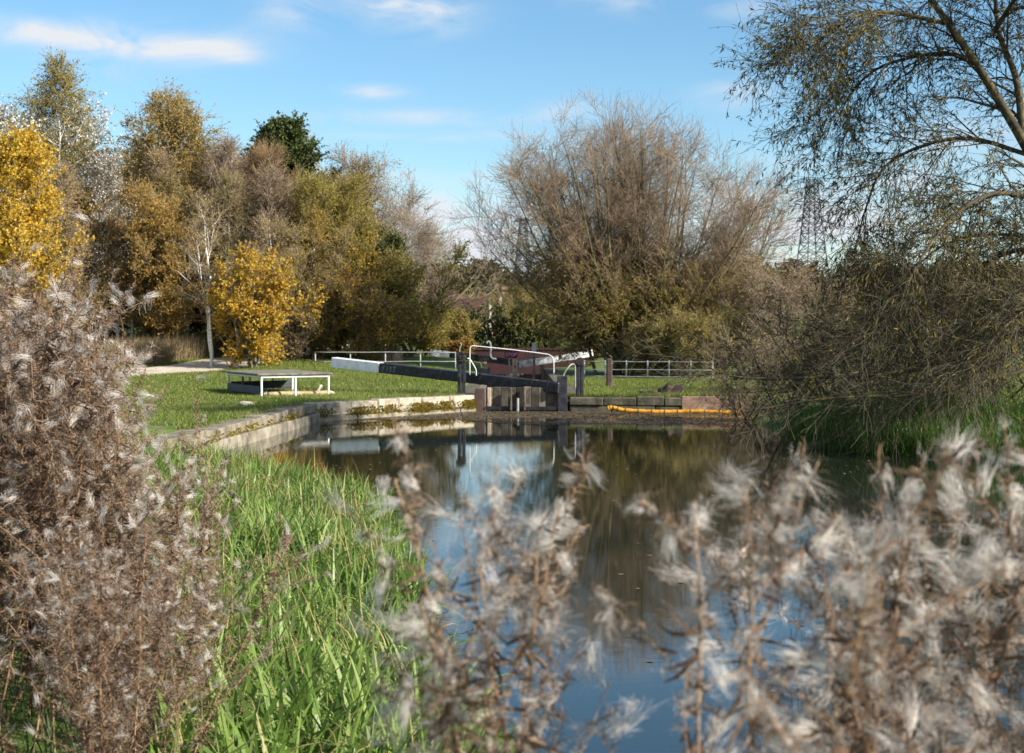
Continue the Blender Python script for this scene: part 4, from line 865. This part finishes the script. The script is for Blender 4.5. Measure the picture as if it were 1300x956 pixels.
# orange floating boom
bp = np.array([at(*p_) for p_ in [(769, 519.5, 35.6), (776, 518.5, 35.4), (790, 521, 35.2), (820, 523, 34.9), (850, 523.6, 34.7), (880, 522.5, 34.6), (915, 523.5, 34.4), (945, 525, 34.2)]])
bp[:, 2] = [.10, .12, .06, .035, .03, .045, .03, .02]; bp[:, 1] = np.interp(bp[:, 0], [1.3, 5.75], [35.05, 34.35]) + [.0, 0, -.02, -.05, -.03, .02, .02, .02]
Q = resample(bp, 90); o0 = Q[0].copy(); root = empty('floating_boom', o0, 'orange floating boom lying along the foot of the right wall', 'boom')
rr = .042 + .014 * np.abs(np.sin(np.linspace(0, 14 * math.pi, 90))) ** .5; rr[:10] *= np.linspace(1.3, 1.1, 10)
mb = MB(); mb.tubes((Q - o0)[None], rr[None], 10, cap=True); mb.build('float', M['orange_boom'], root, True)
mb = MB()
for k in range(6, 88, 7):
    d_ = Q[k + 1] - Q[k]; d_ /= np.linalg.norm(d_); disc(mb, Q[k] - o0, rr[k] + .006, .03, d_, 12)
mb.build('strap', M['boom_strap'], root)

# dead bracken-coloured shrubs by the far parapet
for i, (px, py, lab) in enumerate([(590, 432, 'rusty brown dead-flowered shrub rising behind the left paddle post'), (574, 437, 'low rusty brown shrub just behind the tip of the far left beam')]):
    T_(px, py, 60.5, 400 + i, lab, name='shrub', cat='shrub', spread=.45, stems=8, fan=.5, trunk_r=.03, prim=40, sec=6, tw=5, leaf='leaf_orange', per=6, lL=.06, lW=.05, twig='twig_red', t0=.05, twl=.2)

# ------------------------------------------------------------------ far side: woods, houses, pylons
rng = np.random.default_rng(71)
mb = MB(); n = 260
fx = rng.uniform(-120, 210, n); fy = rng.uniform(150, 420, n); order = np.argsort(-fy)
for k in order:
    zc = hz(fx[k], fy[k]); r_ = rng.uniform(2.2, 4.5); m_ = 750
    d = rng.normal(size=(m_, 3)); d /= np.linalg.norm(d, axis=1, keepdims=True); c = np.array([fx[k], fy[k], zc + r_ * .75]) + d * np.array([r_ * 1.1, r_ * 1.1, r_ * .9]) * rng.uniform(.55, 1.08, m_)[:, None]
    mb.leaves(c, rng.normal(size=(m_, 3)), r_ * .19, r_ * .15, rng, 0)
tag(mb.build('far_woodland', [mat('far_leaf', None, ramp=[(.045, .035, .022), (.075, .058, .03), (.10, .07, .035), (.06, .06, .025)], island=True, trans=.15, rough=.9, scale=.02)]), kind='stuff')

def house(px, py_top, Yd, wid, dep, label, roof='roof_tile', wall='brick_house', rz=0.0, chim=True):
    x = place(px, Yd); zt = CAM_Z + (HZ - py_top) / F * Yd; z0 = hz(x, Yd); H = max(zt - z0, 5.5); eav = H * .62
    r_ = empty('house', (x, Yd, zt - H), label, 'house', 'houses on the far slope', rz)
    m_ = MB(); w2, d2 = wid / 2, dep / 2
    v = [(-w2, -d2, -2), (w2, -d2, -2), (w2, d2, -2), (-w2, d2, -2), (-w2, -d2, eav), (w2, -d2, eav), (w2, d2, eav), (-w2, d2, eav), (-w2, 0, H - .12), (w2, 0, H - .12)]
    m_.add(v, [[0, 1, 5, 4], [2, 3, 7, 6]]); base = m_.n - 10
    m_.f.append((np.array([[1, 2, 6, 9, 5], [3, 0, 4, 8, 7]]) + base, 0)); m_.build('wall', M[wall], r_)
    m_ = MB(); e = .35
    for sg in (-1, 1):
        a = np.array([0, sg * (d2 + e), eav - .25]); b_ = np.array([0, 0, H]); dirv = (b_ - a)
        nrm = np.cross([1, 0, 0], dirv); nrm /= np.linalg.norm(nrm); nrm = nrm if nrm[2] > 0 else -nrm
        vv = []
        for xx in (-w2 - e, w2 + e):
            for pp in (a, b_): vv += [np.array([xx, pp[1], pp[2]]), np.array([xx, pp[1], pp[2]]) + nrm * .14]
        m_.add(vv, [[0, 2, 6, 4], [1, 5, 7, 3], [0, 4, 5, 1], [2, 3, 7, 6], [0, 1, 3, 2], [4, 6, 7, 5]])
    rf = m_.build('roof', M[roof], r_)
    if chim: m_ = MB(); m_.box([w2 * .6, .3, H - .6], [w2 * .6, .3, H + .9], .6, .8); m_.build('chimney', M[wall], rf)
    for sx in (-.55, .0, .55):
        for zz in ((eav * .30), (eav * .74)):
            m_ = MB(); m_.box([sx * w2 - .5, -d2 - .02, zz], [sx * w2 + .5, -d2 - .02, zz], .06, 1.1); w_ = m_.build('window', M['render_white'], r_)
            m_ = MB(); m_.box([sx * w2 - .42, -d2 - .052, zz], [sx * w2 + .42, -d2 - .052, zz], .01, .94); m_.build('pane', M['glass_dark'], w_)
    return r_
house(608, 374, 150, 9, 7, 'dark red roofed house glimpsed between the bare tree and the great willow', rz=.1)
house(975, 366, 260, 10, 8, 'dark roofed brick house left of the pylon foot', 'roof_slate', rz=-.15)
house(1010, 372, 250, 9, 7, 'red roofed house just in front of the pylon foot', rz=.2)
house(1045, 372, 270, 10, 7, 'white walled house right of the pylon foot', 'roof_slate', 'render_white', rz=-.1)
house(1085, 366, 280, 10, 8, 'brick house half hidden by the willow tip, right of the white house', rz=.1)
house(1150, 368, 290, 12, 8, 'brick house far behind the overhanging willow', 'roof_slate', rz=-.2)
house(940, 372, 270, 10, 8, 'brick house behind the right flank of the great willow', rz=.15)
house(1225, 368, 280, 12, 8, 'white house far behind the dense scrub on the right', 'roof_tile', 'render_white', rz=.1)
# flat canopy roof on posts seen over the hedge
x = place(629, 130); zt = CAM_Z + (HZ - 369) / F * 130; r_ = empty('shelter', (x, 130, hz(x, 130)), 'small flat-roofed canopy standing out beside the red roof', 'shelter'); zt -= hz(x, 130)
m_ = MB(); m_.box([-1.4, 0, zt], [1.4, 0, zt], 2.0, .18); m_.build('roof', M['iron'], r_)
for sx in (-.5, .5): m_ = MB(); m_.box([sx, 0, -.5], [sx, 0, zt - .1], .22, .22); m_.build('post', M['render_white'], r_)

def pylon(px, py_top, Yd, label, hb=30, rz=.3):
    x = place(px, Yd); zt = CAM_Z + (HZ - py_top) / F * Yd; z0 = hz(x, Yd) - .3; H = zt - z0
    r_ = empty('pylon', (x, Yd, z0), label, 'pylon', 'pylons', rz); m_ = MB(); rb = .085
    def half(z): t = z / H; return (.105 * H) * (1 - t) ** 1.0 * .9 + .028 * H if t < .6 else (.105 * H) * .4 * .9 + .028 * H - (t - .6) / .4 * .030 * H
    lv_ = np.concatenate([np.linspace(0, .6, 8), np.linspace(.66, 1, 7)]) * H
    def bar(a, b, r=rb): m_.tubes(np.array([[a, b]], float), np.full((1, 2), r), 4, cap=False)
    for i in range(len(lv_) - 1):
        h0, h1 = half(lv_[i]), half(lv_[i + 1]); c0 = [(-h0, -h0), (h0, -h0), (h0, h0), (-h0, h0)]; c1 = [(-h1, -h1), (h1, -h1), (h1, h1), (-h1, h1)]
        for j in range(4):
            k = (j + 1) % 4
            bar((*c0[j], lv_[i]), (*c1[j], lv_[i + 1]), rb * 1.7); bar((*c0[j], lv_[i]), (*c1[k], lv_[i + 1])); bar((*c0[k], lv_[i]), (*c1[j], lv_[i + 1])); bar((*c1[j], lv_[i + 1]), (*c1[k], lv_[i + 1]))
    m_.build('tower', M['pylon_steel'], r_); tips = []
    for f_, ln_ in ((.62, .15), (.80, .17), (.97, .12)):
        m_ = MB(); zz = f_ * H; hh = half(zz)
        for sg in (-1, 1):
            tip = np.array([sg * ln_ * H, 0, zz]); tips.append(tip)
            for sy in (-1, 1): bar((sg * hh, sy * hh, zz), tip, rb); bar((sg * hh, sy * hh, zz + .045 * H), tip, rb)
            for k in (.33, .66):
                for sy in (-1, 1): bar((sg * (hh + k * (ln_ * H - hh)), sy * hh * (1 - k), zz), (sg * (hh + k * (ln_ * H - hh)), sy * hh * (1 - k), zz + .045 * H * (1 - k)), rb * .7)
            bar(tip, tip - [0, 0, .05 * H], .09)
        m_.build('cross_arm', M['pylon_steel'], r_)
    return r_, [Matrix.Translation(r_.location) @ Matrix.Rotation(rz, 4, 'Z') @ Vector(t_ - [0, 0, .05 * H]) for t_ in tips]
pA, tA = pylon(1031, 228, 330, 'tall lattice pylon standing between the great willow and the overhanging willow')
pB, tB = pylon(664, 278, 420, 'lattice pylon seen faintly through the left branches of the great willow')
for k in range(6):
    for a, b in ((tA[k], tB[k]), (tA[k], tA[k] + Vector((150, -60, 6)))):
        u = np.linspace(0, 1, 24); q = np.array([np.array(a) * (1 - t_) + np.array(b) * t_ for t_ in u]); q[:, 2] -= 5 * 4 * u * (1 - u) * (1 if b in tB else 1)
        m_ = MB(); o_ = q[0].copy(); m_.tubes((q - o_)[None], np.full((1, 24), .045), 4); o = m_.build('power_line', M['iron']); o.location = o_
        tag(o, 'thin power line strung from the tall pylon', 'cable', 'power lines')

# ------------------------------------------------------------------ willowherb gone to seed
def ribbons_curl(mb, P, D, L, W, rng, mi, curl, Np=6):
    """thin curling strips from P along D"""
    n = len(P); D = D / (np.linalg.norm(D, axis=1, keepdims=True) + 1e-9)
    ax = np.cross(D, rng.normal(size=(n, 3))); ax /= np.linalg.norm(ax, axis=1, keepdims=True) + 1e-9
    out = [P]; d = D; cu = (curl * rng.uniform(.3, 1.2, n) * rng.choice([-1, 1], n) / (Np - 1))[:, None]
    st = (L * rng.uniform(.6, 1.25, n) / (Np - 1))[:, None]
    for k in range(Np - 1):
        out.append(out[-1] + d * st)
        cr_ = np.cross(ax, d); d = d * np.cos(cu) + cr_ * np.sin(cu) + rng.normal(size=d.shape) * .10; d /= np.linalg.norm(d, axis=1, keepdims=True)
    Q = np.stack(out, 1); s_ = np.linspace(0, 1, Np)[None]
    mb.strips(Q, (W / 2) * (1 - .8 * s_ ** 2) * np.ones((n, 1)), ax, mi)
def locks(mb, P, n_h, L, W, rng, mi, jit=.004, dj=.18, curl=2.4, Np=7, drift=(-.6, 0, -.2)):
    """matted locks: the hairs of one lock share a direction and a bend"""
    n = len(P); d0 = rng.normal(size=(n, 3)) + np.asarray(drift); d0 /= np.linalg.norm(d0, axis=1, keepdims=True)
    ax0 = np.cross(d0, rng.normal(size=(n, 3))); ax0 /= np.linalg.norm(ax0, axis=1, keepdims=True) + 1e-9
    c0 = rng.uniform(-1, 1, n) * curl; l0 = L * rng.uniform(.45, 1.5, n)
    rep = np.repeat(np.arange(n), n_h); m = len(rep)
    d = d0[rep] + rng.normal(size=(m, 3)) * dj; d /= np.linalg.norm(d, axis=1, keepdims=True)
    p0 = P[rep] + rng.normal(size=(m, 3)) * jit + d0[rep] * (l0[rep] * rng.uniform(0, .45, m))[:, None]
    ax = ax0[rep] + rng.normal(size=(m, 3)) * .25; ax /= np.linalg.norm(ax, axis=1, keepdims=True)
    cu = ((c0[rep] + rng.normal(0, .35, m)) / (Np - 1))[:, None]; st = (l0[rep] * rng.uniform(.4, 1.1, m) / (Np - 1))[:, None]
    out = [p0]
    for k in range(Np - 1):
        out.append(out[-1] + d * st); d = d * np.cos(cu) + np.cross(ax, d) * np.sin(cu) + rng.normal(size=d.shape) * .12; d /= np.linalg.norm(d, axis=1, keepdims=True)
    s_ = np.linspace(0, 1, Np)[None]
    mb.strips(np.stack(out, 1), (W / 2) * (1 - .75 * s_ ** 2) * np.ones((m, 1)), ax, mi)
def willowherb(H, seed, nbr=9, clumps=15, hairs=20, top=.5, leafn=50, lean=(0, 0), hl=.024, big=3, fluffy=.72, brl=1.0):
    rng = np.random.default_rng(seed)
    root = empty('willowherb', (0, 0, 0), 'x', 'plant')
    Np = 12; s_ = np.linspace(0, 1, Np); P = np.zeros((1, Np, 3))
    P[0, :, 0] = np.cumsum(rng.normal(0, .006, Np)) + lean[0] * s_ ** 2; P[0, :, 1] = np.cumsum(rng.normal(0, .006, Np)) + lean[1] * s_ ** 2; P[0, :, 2] = H * s_
    P[0] -= P[0, 0]
    R = (.0042 * (1 - .65 * s_))[None]
    st = MB(); st.tubes(P, R, 5)
    B, RB = grow(P, R, nbr, 1 - top, .98, lambda t, r: H * .24 * brl * (1.25 - .7 * t) * r.uniform(.6, 1.2, len(t)), 38, 9, 8, .15, .10, .6, .0009, rng)
    st.tubes(B, RB, 4)
    st.build('stem', M['herb_stem'], root, True)
    allB = np.concatenate([B, np.stack([np.array([np.interp(np.linspace(1 - top * .55, 1, 8), s_, P[0, :, i]) for i in range(3)]).T])])
    n = len(allB) * clumps; pi = rng.integers(0, len(allB), n); t = rng.uniform(.12, 1, n); i, u = interp_path(allB, np.clip(t, 0, .999))
    c = allB[pi, i] * (1 - u) + allB[pi, i + 1] * u; T = allB[pi, i + 1] - allB[pi, i]; T /= np.linalg.norm(T, axis=1, keepdims=True) + 1e-9
    # split pods: four curling valves each
    pods = MB(); rep = np.repeat(np.arange(n), 3); D = T[rep] + rng.normal(size=(len(rep), 3)) * .9
    ribbons_curl(pods, c[rep], D, .042, .0022, rng, 0, 3.4)
    pods.build('seed_sprays', M['pod'], root)
    fl_ = MB(); has = rng.uniform(0, 1, n) < fluffy; cc = c[has] + rng.normal(0, .006, (has.sum(), 3)); rep = np.repeat(np.arange(len(cc)), hairs)
    locks(fl_, cc, max(4, int(hairs * .75)), hl * 1.15, .0009, rng, 0)
    r2 = rep[::3]; ribbons_curl(fl_, cc[r2] + rng.normal(0, .005, (len(r2), 3)), rng.normal(size=(len(r2), 3)), hl * .7, .0009, rng, 0, 2.6, 5)
    # long loose wisps at some tips
    tb_ = rng.integers(0, len(allB), big * 4); ti = rng.integers(4, allB.shape[1], big * 4)
    locks(fl_, allB[tb_, ti] + rng.normal(0, .006, (big * 4, 3)), 34, .06, .0010, rng, 0, .006, .14, 2.6, 8, (-.8, 0, -.1))
    fl_.build('seed_fluff', M['fluff'], root)
    lf = MB(); n = leafn; t = rng.uniform(.12, .9, n); i, u = interp_path(P, t); c = P[0, i] * (1 - u) + P[0, i + 1] * u
    D = np.column_stack([rng.normal(size=n), rng.normal(size=n), rng.uniform(-1.2, .3, n)]); ribbons_curl(lf, c, D, .085, .008, rng, 0, 2.2, 6)
    nb = leafn; pi = rng.integers(0, len(allB), nb); t = rng.uniform(.05, .8, nb); i, u = interp_path(allB, t); c = allB[pi, i] * (1 - u) + allB[pi, i + 1] * u
    ribbons_curl(lf, c, rng.normal(size=(nb, 3)) + [0, 0, -.3], .05, .006, rng, 0, 2.6, 5)
    lf.build('dry_leaves', M['herb_leaf'], root)
    return root
protoL = [willowherb(1.5, 700 + i, nbr=17, clumps=22, hairs=9, top=.84, leafn=170, hl=.022, big=5, fluffy=.15 + .06 * (i % 3), brl=1.35) for i in range(6)]
protoR = [willowherb(1.5, 720 + i, nbr=10, clumps=20, hairs=15, top=.66, leafn=75, hl=.023, big=5, lean=(-.22 + .07 * i, 0), fluffy=.46 + .06 * (i % 3), brl=1.1) for i in range(6)]
used = set()
def put_herb(protos, k, x, y, h, rz, label, group, tilt=0.0):
    p_ = protos[k % len(protos)]; z = hz(x, y) - .02
    if id(p_) not in used:
        used.add(id(p_)); p_.location = (x, y, z); p_.rotation_euler = (0, 0, rz); p_.scale = (h / 1.5,) * 3; p_['label'] = label; p_['group'] = group; return p_
    r_ = copy_tree(p_, (x, y, z), rz, h / 1.5, label, group); r_.rotation_euler = (rng.normal(0, tilt), rng.normal(0, tilt), rz); return r_
rng = np.random.default_rng(41)
# the stand on the left: height follows the outline of the mass
ox = np.array([-80, 0, 60, 95, 130, 165, 200, 235, 262, 285, 300]) - 30; oy = np.array([350, 350, 345, 365, 405, 445, 500, 530, 560, 620, 720])
k = 0
for i in range(74):
    Yd = rng.uniform(5.6, 7.6); px = -150 + 408 * (i + rng.uniform(0, 1)) / 74
    if i % 3 == 0: px = rng.uniform(-150, 188)
    tp = np.interp(px, ox, oy) + abs(rng.normal(0, 28)) + (Yd < 6.2) * rng.uniform(0, 90)
    x = place(px, Yd); h = CAM_Z + (HZ - tp) / F * Yd - hz(x, Yd)
    if h < .35: continue
    put_herb(protoL, k, x, Yd, h, rng.uniform(0, 6.28), 'tall brown willowherb stem gone to seed in the dense stand on the left bank', 'dense willowherb stand on the left bank', .13); k += 1
for i in range(22):
    Yd = rng.uniform(4.6, 5.6); px = rng.uniform(50, 215); tp = rng.uniform(610, 740) + (px < 40) * 60; x = place(px, Yd); h = CAM_Z + (HZ - tp) / F * Yd - hz(x, Yd)
    put_herb(protoL, k, x, Yd, max(h, .4), rng.uniform(0, 6.28), 'short pale willowherb in seed in front of the tall dense stand', 'short willowherb before the left stand', .22); k += 1
# blurred plants close to the camera
mid = [(668, 590, 2.35, .1), (690, 640, 2.45, .25), (660, 690, 2.3, -.2), (640, 760, 2.25, .2), (655, 655, 2.2, 6.0), (625, 620, 2.4, .0), (685, 740, 2.2, .35)]
for i, (px, tp, Yd, rz) in enumerate(mid):
    x = place(px, Yd); put_herb(protoR, i, x, Yd, CAM_Z + (HZ - tp) / F * Yd - hz(x, Yd), rz, 'blurred fluffy willowherb close by, in the middle clump in front of the water', 'middle willowherb clump close by')
for i in range(23):
    Yd = rng.uniform(1.75, 2.7); px = 900 + 570 * (i + rng.uniform(0, 1)) / 23
    tp = np.interp(px, [840, 900, 950, 985, 1040, 1090, 1150, 1200, 1240, 1300, 1500], [690, 650, 560, 560, 650, 670, 590, 535, 600, 620, 610]) + abs(rng.normal(0, 55))
    x = place(px, Yd); put_herb(protoR, i + 2, x, Yd, CAM_Z + (HZ - tp) / F * Yd - hz(x, Yd), rng.uniform(0, 6.28), 'blurred fluffy willowherb close by, in the broad right-hand clump', 'right willowherb clump close by')

for i in range(9):  # plants added, mostly out of view, to throw shade on the near reeds
    x = rng.uniform(1.0, 2.9); Yd = rng.uniform(3.1, 4.3); 
    put_herb(protoR, i + 1, x, Yd, rng.uniform(1.0, 1.3), rng.uniform(0, 6.28), 'brown seeding willowherb added at the water edge behind the right-hand clump to shade the bank', 'added willowherb shading the near bank', .15)
# ------------------------------------------------------------------ sky, sun, camera
az_sun = math.radians(116); el_sun = math.radians(29)
to_sun = Vector((math.sin(az_sun) * math.cos(el_sun), math.cos(az_sun) * math.cos(el_sun), math.sin(el_sun)))
wd = bpy.data.worlds.new('World'); bpy.context.scene.world = wd; wd.use_nodes = True
N = wd.node_tree.nodes; L = wd.node_tree.links; N.clear()
out = N.new('ShaderNodeOutputWorld'); bg = N.new('ShaderNodeBackground'); sky = N.new('ShaderNodeTexSky'); sky.sky_type = 'NISHITA'; sky.sun_disc = False
sky.sun_elevation = el_sun; sky.sun_rotation = az_sun; sky.air_density = 1.0; sky.dust_density = .25; sky.ozone_density = 3.2
bg.inputs['Strength'].default_value = .084
tc = N.new('ShaderNodeTexCoord'); sp = N.new('ShaderNodeSeparateXYZ'); L.new(tc.outputs['Generated'], sp.inputs[0])
def mth(op, a, b=None, clamp=False):
    n = N.new('ShaderNodeMath'); n.operation = op; n.use_clamp = clamp
    for i, v in enumerate((a, b)):
        if v is None: continue
        if isinstance(v, (int, float)): n.inputs[i].default_value = v
        else: L.new(v, n.inputs[i])
    return n.outputs[0]
az = mth('ARCTAN2', sp.outputs['X'], sp.outputs['Y']); elv = mth('ARCSINE', sp.outputs['Z'])
cmb = N.new('ShaderNodeCombineXYZ'); L.new(az, cmb.inputs[0]); L.new(mth('MULTIPLY', elv, 2.6), cmb.inputs[1])
nz = N.new('ShaderNodeTexNoise'); nz.inputs['Scale'].default_value = 13; nz.inputs['Detail'].default_value = 8; nz.inputs['Roughness'].default_value = .58; nz.inputs['Distortion'].default_value = .7; L.new(cmb.outputs[0], nz.inputs['Vector'])
def cloud(px, py, sx, sy, amt):
    a0 = math.atan2(px - 650, F); e0 = math.atan2(HZ - py, math.hypot(F, px - 650))
    u = mth('DIVIDE', mth('SUBTRACT', az, a0), sx / F); v = mth('DIVIDE', mth('SUBTRACT', elv, e0), sy / F)
    r = mth('ADD', mth('MULTIPLY', u, u), mth('MULTIPLY', v, v))
    return mth('MULTIPLY', mth('EXPONENT', mth('MULTIPLY', r, -1.0)), amt)
tot = None
for c_ in [(60, 42, 120, 16, .9), (215, 55, 90, 20, 1.15), (300, 68, 30, 10, .7), (110, 95, 60, 25, .45), (515, 8, 70, 28, 1.15), (365, 15, 40, 20, .5), (478, 117, 35, 8, .8), (520, 150, 120, 10, .6), (540, 172, 130, 7, .45), (930, 120, 45, 16, .55), (800, -5, 60, 18, .7), (940, 10, 60, 14, .4),
           (590, 280, 110, 30, 1.35), (1000, 285, 120, 45, 1.1), (620, 330, 140, 22, .9), (1150, 240, 130, 35, .6), (1240, 170, 80, 25, .5), (560, 225, 100, 8, .5), (720, 140, 60, 14, .5), (300, 320, 700, 45, .35), (980, 210, 60, 14, .35)]:
    r = cloud(*c_); tot = r if tot is None else mth('ADD', tot, r)
# a general field of thin cloud elsewhere so the sky goes on round the view
wide = mth('MULTIPLY', mth('SUBTRACT', mth('ABSOLUTE', az), .5, True), .8)
tot = mth('ADD', tot, wide)
msk = mth('MULTIPLY', tot, mth('MULTIPLY_ADD', nz.outputs['Fac'], 5.2), False)
n_ = msk.node.inputs[1].links[0].from_node; n_.inputs[2].default_value = -1.85
msk = mth('MULTIPLY', mth('MAXIMUM', msk, 0.0), .85, True)
cb = N.new('ShaderNodeBackground'); cb.inputs['Color'].default_value = (.86, .90, .96, 1); cb.inputs['Strength'].default_value = .46
mx = N.new('ShaderNodeMixShader'); L.new(msk, mx.inputs[0]); hs = N.new('ShaderNodeHueSaturation'); hs.inputs['Saturation'].default_value = 1.14; hs.inputs['Hue'].default_value = .492; L.new(sky.outputs[0], hs.inputs['Color']); L.new(hs.outputs[0], bg.inputs['Color']); L.new(bg.outputs[0], mx.inputs[1]); L.new(cb.outputs[0], mx.inputs[2]); L.new(mx.outputs[0], out.inputs['Surface'])

sl = bpy.data.lights.new('sun', 'SUN'); sl.energy = 5.0; sl.angle = math.radians(.53); sl.color = (1, .93, .82)
so = bpy.data.objects.new('sun', sl); C.objects.link(so); so.rotation_euler = (-to_sun).to_track_quat('-Z', 'Y').to_euler(); so.location = (30, 0, 30)

cd = bpy.data.cameras.new('camera'); cd.lens = 50; cd.sensor_width = 36; cd.sensor_fit = 'HORIZONTAL'; cd.clip_end = 5000; cd.clip_start = .05
cd.shift_y = -(478 - HZ) / 1300.0
cd.dof.use_dof = True; cd.dof.focus_distance = 11; cd.dof.aperture_fstop = 5.8
co = bpy.data.objects.new('camera', cd); C.objects.link(co); co.location = (0, 0, CAM_Z); co.rotation_euler = (math.pi / 2, 0, 0)
sc = bpy.context.scene; sc.camera = co
sc.render.engine = 'CYCLES'; sc.cycles.max_bounces = 6; sc.cycles.diffuse_bounces = 2; sc.cycles.glossy_bounces = 3; sc.cycles.transmission_bounces = 3; sc.cycles.transparent_max_bounces = 4
sc.cycles.use_denoising = True
sc.view_settings.view_transform = 'Standard'; sc.view_settings.look = 'None'; sc.view_settings.exposure = 1.05; sc.view_settings.gamma = 1.0
